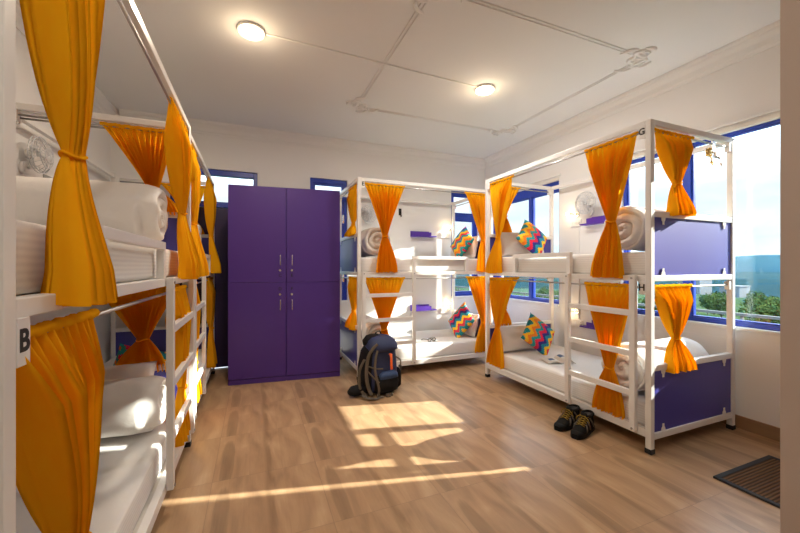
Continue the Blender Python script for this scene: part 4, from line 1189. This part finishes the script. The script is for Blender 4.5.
def terrain(name, x0, x1, y0, y1, nx, ny, hf, m):
    bm = newbm(); g = [[bm.verts.new((x0+(x1-x0)*i/nx, y0+(y1-y0)*j/ny, hf(x0+(x1-x0)*i/nx, y0+(y1-y0)*j/ny))) for j in range(ny+1)] for i in range(nx+1)]
    for i in range(nx):
        for j in range(ny): bm.faces.new((g[i][j], g[i+1][j], g[i+1][j+1], g[i][j+1]))
    for f in bm.faces: f.smooth = True
    return struct(name, bm, m)
terrain('ground', -60, 420, -220, 420, 48, 48, lambda x, y: GZ - 0.045*max(0, math.hypot(max(0, x), max(0, y))-25) + 1.2*noise.noise(Vector((x*.03, y*.03, 0))), M['grass'])
def ridge(dist, hgt, seed):
    bm = newbm(); n_ = 90; rows = []
    for r_, hh in ((0, -60), (.25, -20), (.55, .45), (.8, .85), (1.0, 1.0), (1.25, .6), (1.6, -.3)):
        row = []
        for i in range(n_+1):
            a = R(-60) + R(200)*i/n_
            d = dist*(0.8 + 0.35*r_)
            h_ = hgt*(1+0.55*noise.noise(Vector((a*2.1, seed, 0)))+.2*noise.noise(Vector((a*7, seed, 1)))+.06*noise.noise(Vector((a*25, seed, r_*3))))
            z = hh if hh <= -1 else (hh*h_ if hh > 0 else hh*60)
            row.append(bm.verts.new((d*math.cos(a), d*math.sin(a), z)))
        rows.append(row)
    for j in range(len(rows)-1):
        for i in range(n_):
            f = bm.faces.new((rows[j][i], rows[j][i+1], rows[j+1][i+1], rows[j+1][i])); f.smooth = True
    return bm
struct('hill_far', ridge(900, 21, 3.3), M['forest'])
struct('hill_near', ridge(520, -10, 9.1), M['forest'])

# road with parapet
bm = newbm(); add_box(bm, 41, 45, -70, 90, GZ-3, -4.6); struct('road_bank', bm, M['road'])
bm = newbm(); add_box(bm, 40.6, 40.95, -70, 90, -3.2, -2.95); add_box(bm, 40.65, 40.9, -70, 90, -3.9, -3.75)
for yy in range(-70, 91, 4): add_box(bm, 40.7, 40.85, yy-.1, yy+.1, GZ-3, -3.0)
struct('road_parapet', bm, M['concrete'])

def tree(x, y, h, cr, label, seed):
    rnd = random.Random(seed)
    z0 = GZ - 0.045*max(0, math.hypot(max(0,x), max(0,y))-25) - 0.8
    root = thing('tree', label, 'tree', (x, y, z0), 0, 'trees outside the windows')
    bm = newbm(); add_tube(bm, [(0,0,0),(.1*h*.1,0,h*.3),(0,.03*h,h*.6)], [h*.03, h*.022, h*.012], 7); obj('trunk', bm, M['bark'], root)
    bm = newbm()
    for k in range(9):
        a = rnd.uniform(0, 6.28); rr = cr*rnd.uniform(0, .6); zc = h*rnd.uniform(.5, .85); br = cr*rnd.uniform(.4, .6)
        c = Vector((rr*math.cos(a), rr*math.sin(a), zc))
        for q in range(150):
            d = Vector((rnd.gauss(0,1), rnd.gauss(0,1), rnd.gauss(0,1))).normalized()
            p = c + d*br*rnd.uniform(.75, 1.05); p.z = c.z + (p.z-c.z)*.8
            s = cr*rnd.uniform(.05, .10)
            u = (d + Vector((rnd.uniform(-.7,.7), rnd.uniform(-.7,.7), rnd.uniform(-.7,.7)))).normalized()
            v = u.orthogonal().normalized(); w = u.cross(v)
            vs = [bm.verts.new(p+v*s), bm.verts.new(p+w*s*.6), bm.verts.new(p-v*s), bm.verts.new(p-w*s*.6)]
            bm.faces.new(vs)
    obj('crown', bm, M['leaf'], root)
k = 0
rt = random.Random(5)
spots = [(56.2, 22.4, 6.3, 2.3), (70, 33.5, 6.6, 2.6), (64, 45, 6.0, 2.4), (77, 46, 6.8, 2.8), (88, 36, 7.0, 3.0), (60, 37, 5.4, 2.0)]
tries = 0
while len(spots) < 44 and tries < 4000:
    tries += 1
    a = rt.uniform(14, 100); d = rt.uniform(50, 120); c = rt.uniform(2.2, 3.4); h = rt.uniform(4.2, 6.6)
    x, y = d*math.cos(R(a)), d*math.sin(R(a))
    if 36 < x < 50: continue
    if all(math.hypot(x-q[0], y-q[1]) > (c+q[3])*1.25 for q in spots): spots.append((x, y, h, c))
for (x, y, h, c) in spots:
    tree(x, y, h, c, 'leafy green tree seen outside through the windows', 40+k); k += 1
def house(x, y, w, d, h, label):
    root = thing('building', label, 'building', (x, y, -25), 0, 'pale distant buildings')
    h += 7
    bm = newbm(); add_box(bm, -w/2, w/2, -d/2, d/2, 0, h); add_box(bm, -w/2-.4, w/2+.4, -d/2-.4, d/2+.4, h, h+.6); obj('walls', bm, M['concrete'], root)
    for fl in range(int((h-2)//3.2)):
        for q in range(3):
            bm = newbm(); yy = -d/2 + d*(q+.5)/3; add_box(bm, -w/2-.05, -w/2+.1, yy-.7, yy+.7, 1+fl*3.2+.6, 1+fl*3.2+2.2); obj('window', bm, M['road'], root)
house(330, 176, 16, 16, 9.5, 'pale flat-roofed building in the valley seen through the big right window, left one')
house(330, 150, 14, 12, 4.5, 'small pale building in the valley seen through the big right window, right one')

# aerial haze over the valley: a real scattering volume well beyond the trees
m, nt, out = new_mat('valley_haze')
vs = N(nt, 'ShaderNodeVolumeScatter'); vs.inputs['Color'].default_value = (0.12, 0.40, 0.85, 1); vs.inputs['Density'].default_value = 0.00018; vs.inputs['Anisotropy'].default_value = 0.2
nt.links.new(vs.outputs[0], out.inputs['Volume'])
M['haze'] = m
bm = newbm(); add_box(bm, -900, 2400, -1500, 2400, -80, 70)
# carve nothing: haze starts beyond the garden
bm.free()
bm = newbm(); add_box(bm, 48, 1700, -1200, 1900, -70, 45)
hz = obj('valley_haze', bm, M['haze']); tag(hz, 'blue haze lying over the distant valley', 'haze', kind='stuff')

# ------------------------------------------------------------------ world and lights
w = bpy.data.worlds.new('sky'); SC.world = w; w.use_nodes = True
nt = w.node_tree
for n in list(nt.nodes): nt.nodes.remove(n)
out = nt.nodes.new('ShaderNodeOutputWorld'); bg = nt.nodes.new('ShaderNodeBackground')
tc = N(nt, 'ShaderNodeTexCoord'); sp = N(nt, 'ShaderNodeSeparateXYZ'); nt.links.new(tc.outputs['Generated'], sp.inputs[0])
cr = N(nt, 'ShaderNodeValToRGB'); e = cr.color_ramp.elements
e[0].position = 0.0; e[0].color = (0.10, 0.14, 0.15, 1); e[1].position = 0.68; e[1].color = (2.3, 2.8, 3.3, 1)
q = e.new(0.499); q.color = (0.10, 0.14, 0.15, 1)
q = e.new(0.5005); q.color = (0.50, 0.57, 0.61, 1)
q = e.new(0.585); q.color = (0.52, 0.585, 0.63, 1)
hm = N(nt, 'ShaderNodeMath', operation='MULTIPLY_ADD'); hm.inputs[1].default_value = .5; hm.inputs[2].default_value = .5
nt.links.new(sp.outputs[2], hm.inputs[0]); nt.links.new(hm.outputs[0], cr.inputs[0])
mp = N(nt, 'ShaderNodeMapping'); mp.inputs['Scale'].default_value = (1.6, 1.6, 5.0); nt.links.new(tc.outputs['Generated'], mp.inputs[0])
nz = N(nt, 'ShaderNodeTexNoise'); nz.inputs['Scale'].default_value = 2.2; nz.inputs['Detail'].default_value = 7; nz.inputs['Roughness'].default_value = .58; nt.links.new(mp.outputs[0], nz.inputs['Vector'])
mr = N(nt, 'ShaderNodeMapRange'); mr.inputs[1].default_value = .36; mr.inputs[2].default_value = .60; nt.links.new(nz.outputs[0], mr.inputs[0])
mx = N(nt, 'ShaderNodeMix', data_type='RGBA'); mx.blend_type = 'MULTIPLY'; mx.inputs[0].default_value = 1
cl = N(nt, 'ShaderNodeMix', data_type='RGBA'); nt.links.new(mr.outputs[0], cl.inputs[0]); cl.inputs[6].default_value = (0.93, 0.95, 0.97, 1); cl.inputs[7].default_value = (1.30, 1.16, 1.08, 1)
nt.links.new(cr.outputs[0], mx.inputs[6]); nt.links.new(cl.outputs[2], mx.inputs[7])
nt.links.new(mx.outputs[2], bg.inputs[0]); bg.inputs[1].default_value = 1.5
nt.links.new(bg.outputs[0], out.inputs[0])

def light(name, kind, loc, energy, col, **kw):
    l = bpy.data.lights.new(name, kind); l.energy = energy; l.color = col
    for k_, v in kw.items(): setattr(l, k_, v)
    o = bpy.data.objects.new(name, l); COL.objects.link(o); o.location = loc; return o
sun = light('sun', 'SUN', (20, -5, 10), 17.0, (1.0, 0.92, 0.80), angle=R(0.6))
sun.rotation_euler = Vector((-1, 0.24, -0.425)).to_track_quat('-Z', 'Y').to_euler()
WARM = (1.0, 0.80, 0.60)
for (lx_, ly_, e1, e2, col) in ((-0.02, 2.88, 2.3, 18, (1.0, 0.84, 0.66)), (2.12, 2.95, 2.0, 19, (1.0, 0.97, 0.93)), (-0.02, 0.10, 2.4, 13, (1.0, 0.93, 0.84))):  # last entry lights the added, unseen fill lamp near the camera
    light('ceiling_lamp_glow', 'POINT', (lx_, ly_, H-.14), e1, (1.0, 0.78, 0.52), shadow_soft_size=0.09)
    light('ceiling_lamp_light', 'AREA', (lx_, ly_, H-.05), e2, col, shape='DISK', size=0.17)
for p in LAMPS: light('reading_lamp_light', 'POINT', p, 0.5, (1.0, 0.78, 0.50), shadow_soft_size=0.03)

SC.view_settings.view_transform = 'Standard'; SC.view_settings.look = 'None'
SC.view_settings.exposure = 0.33; SC.view_settings.gamma = 1.0
SC.view_settings.use_curve_mapping = False
SC.cycles.max_bounces = 10; SC.cycles.diffuse_bounces = 6; SC.cycles.transparent_max_bounces = 12
SC.cycles.volume_bounces = 0
SC.cycles.sample_clamp_indirect = 6.0
SC.cycles.use_denoising = True
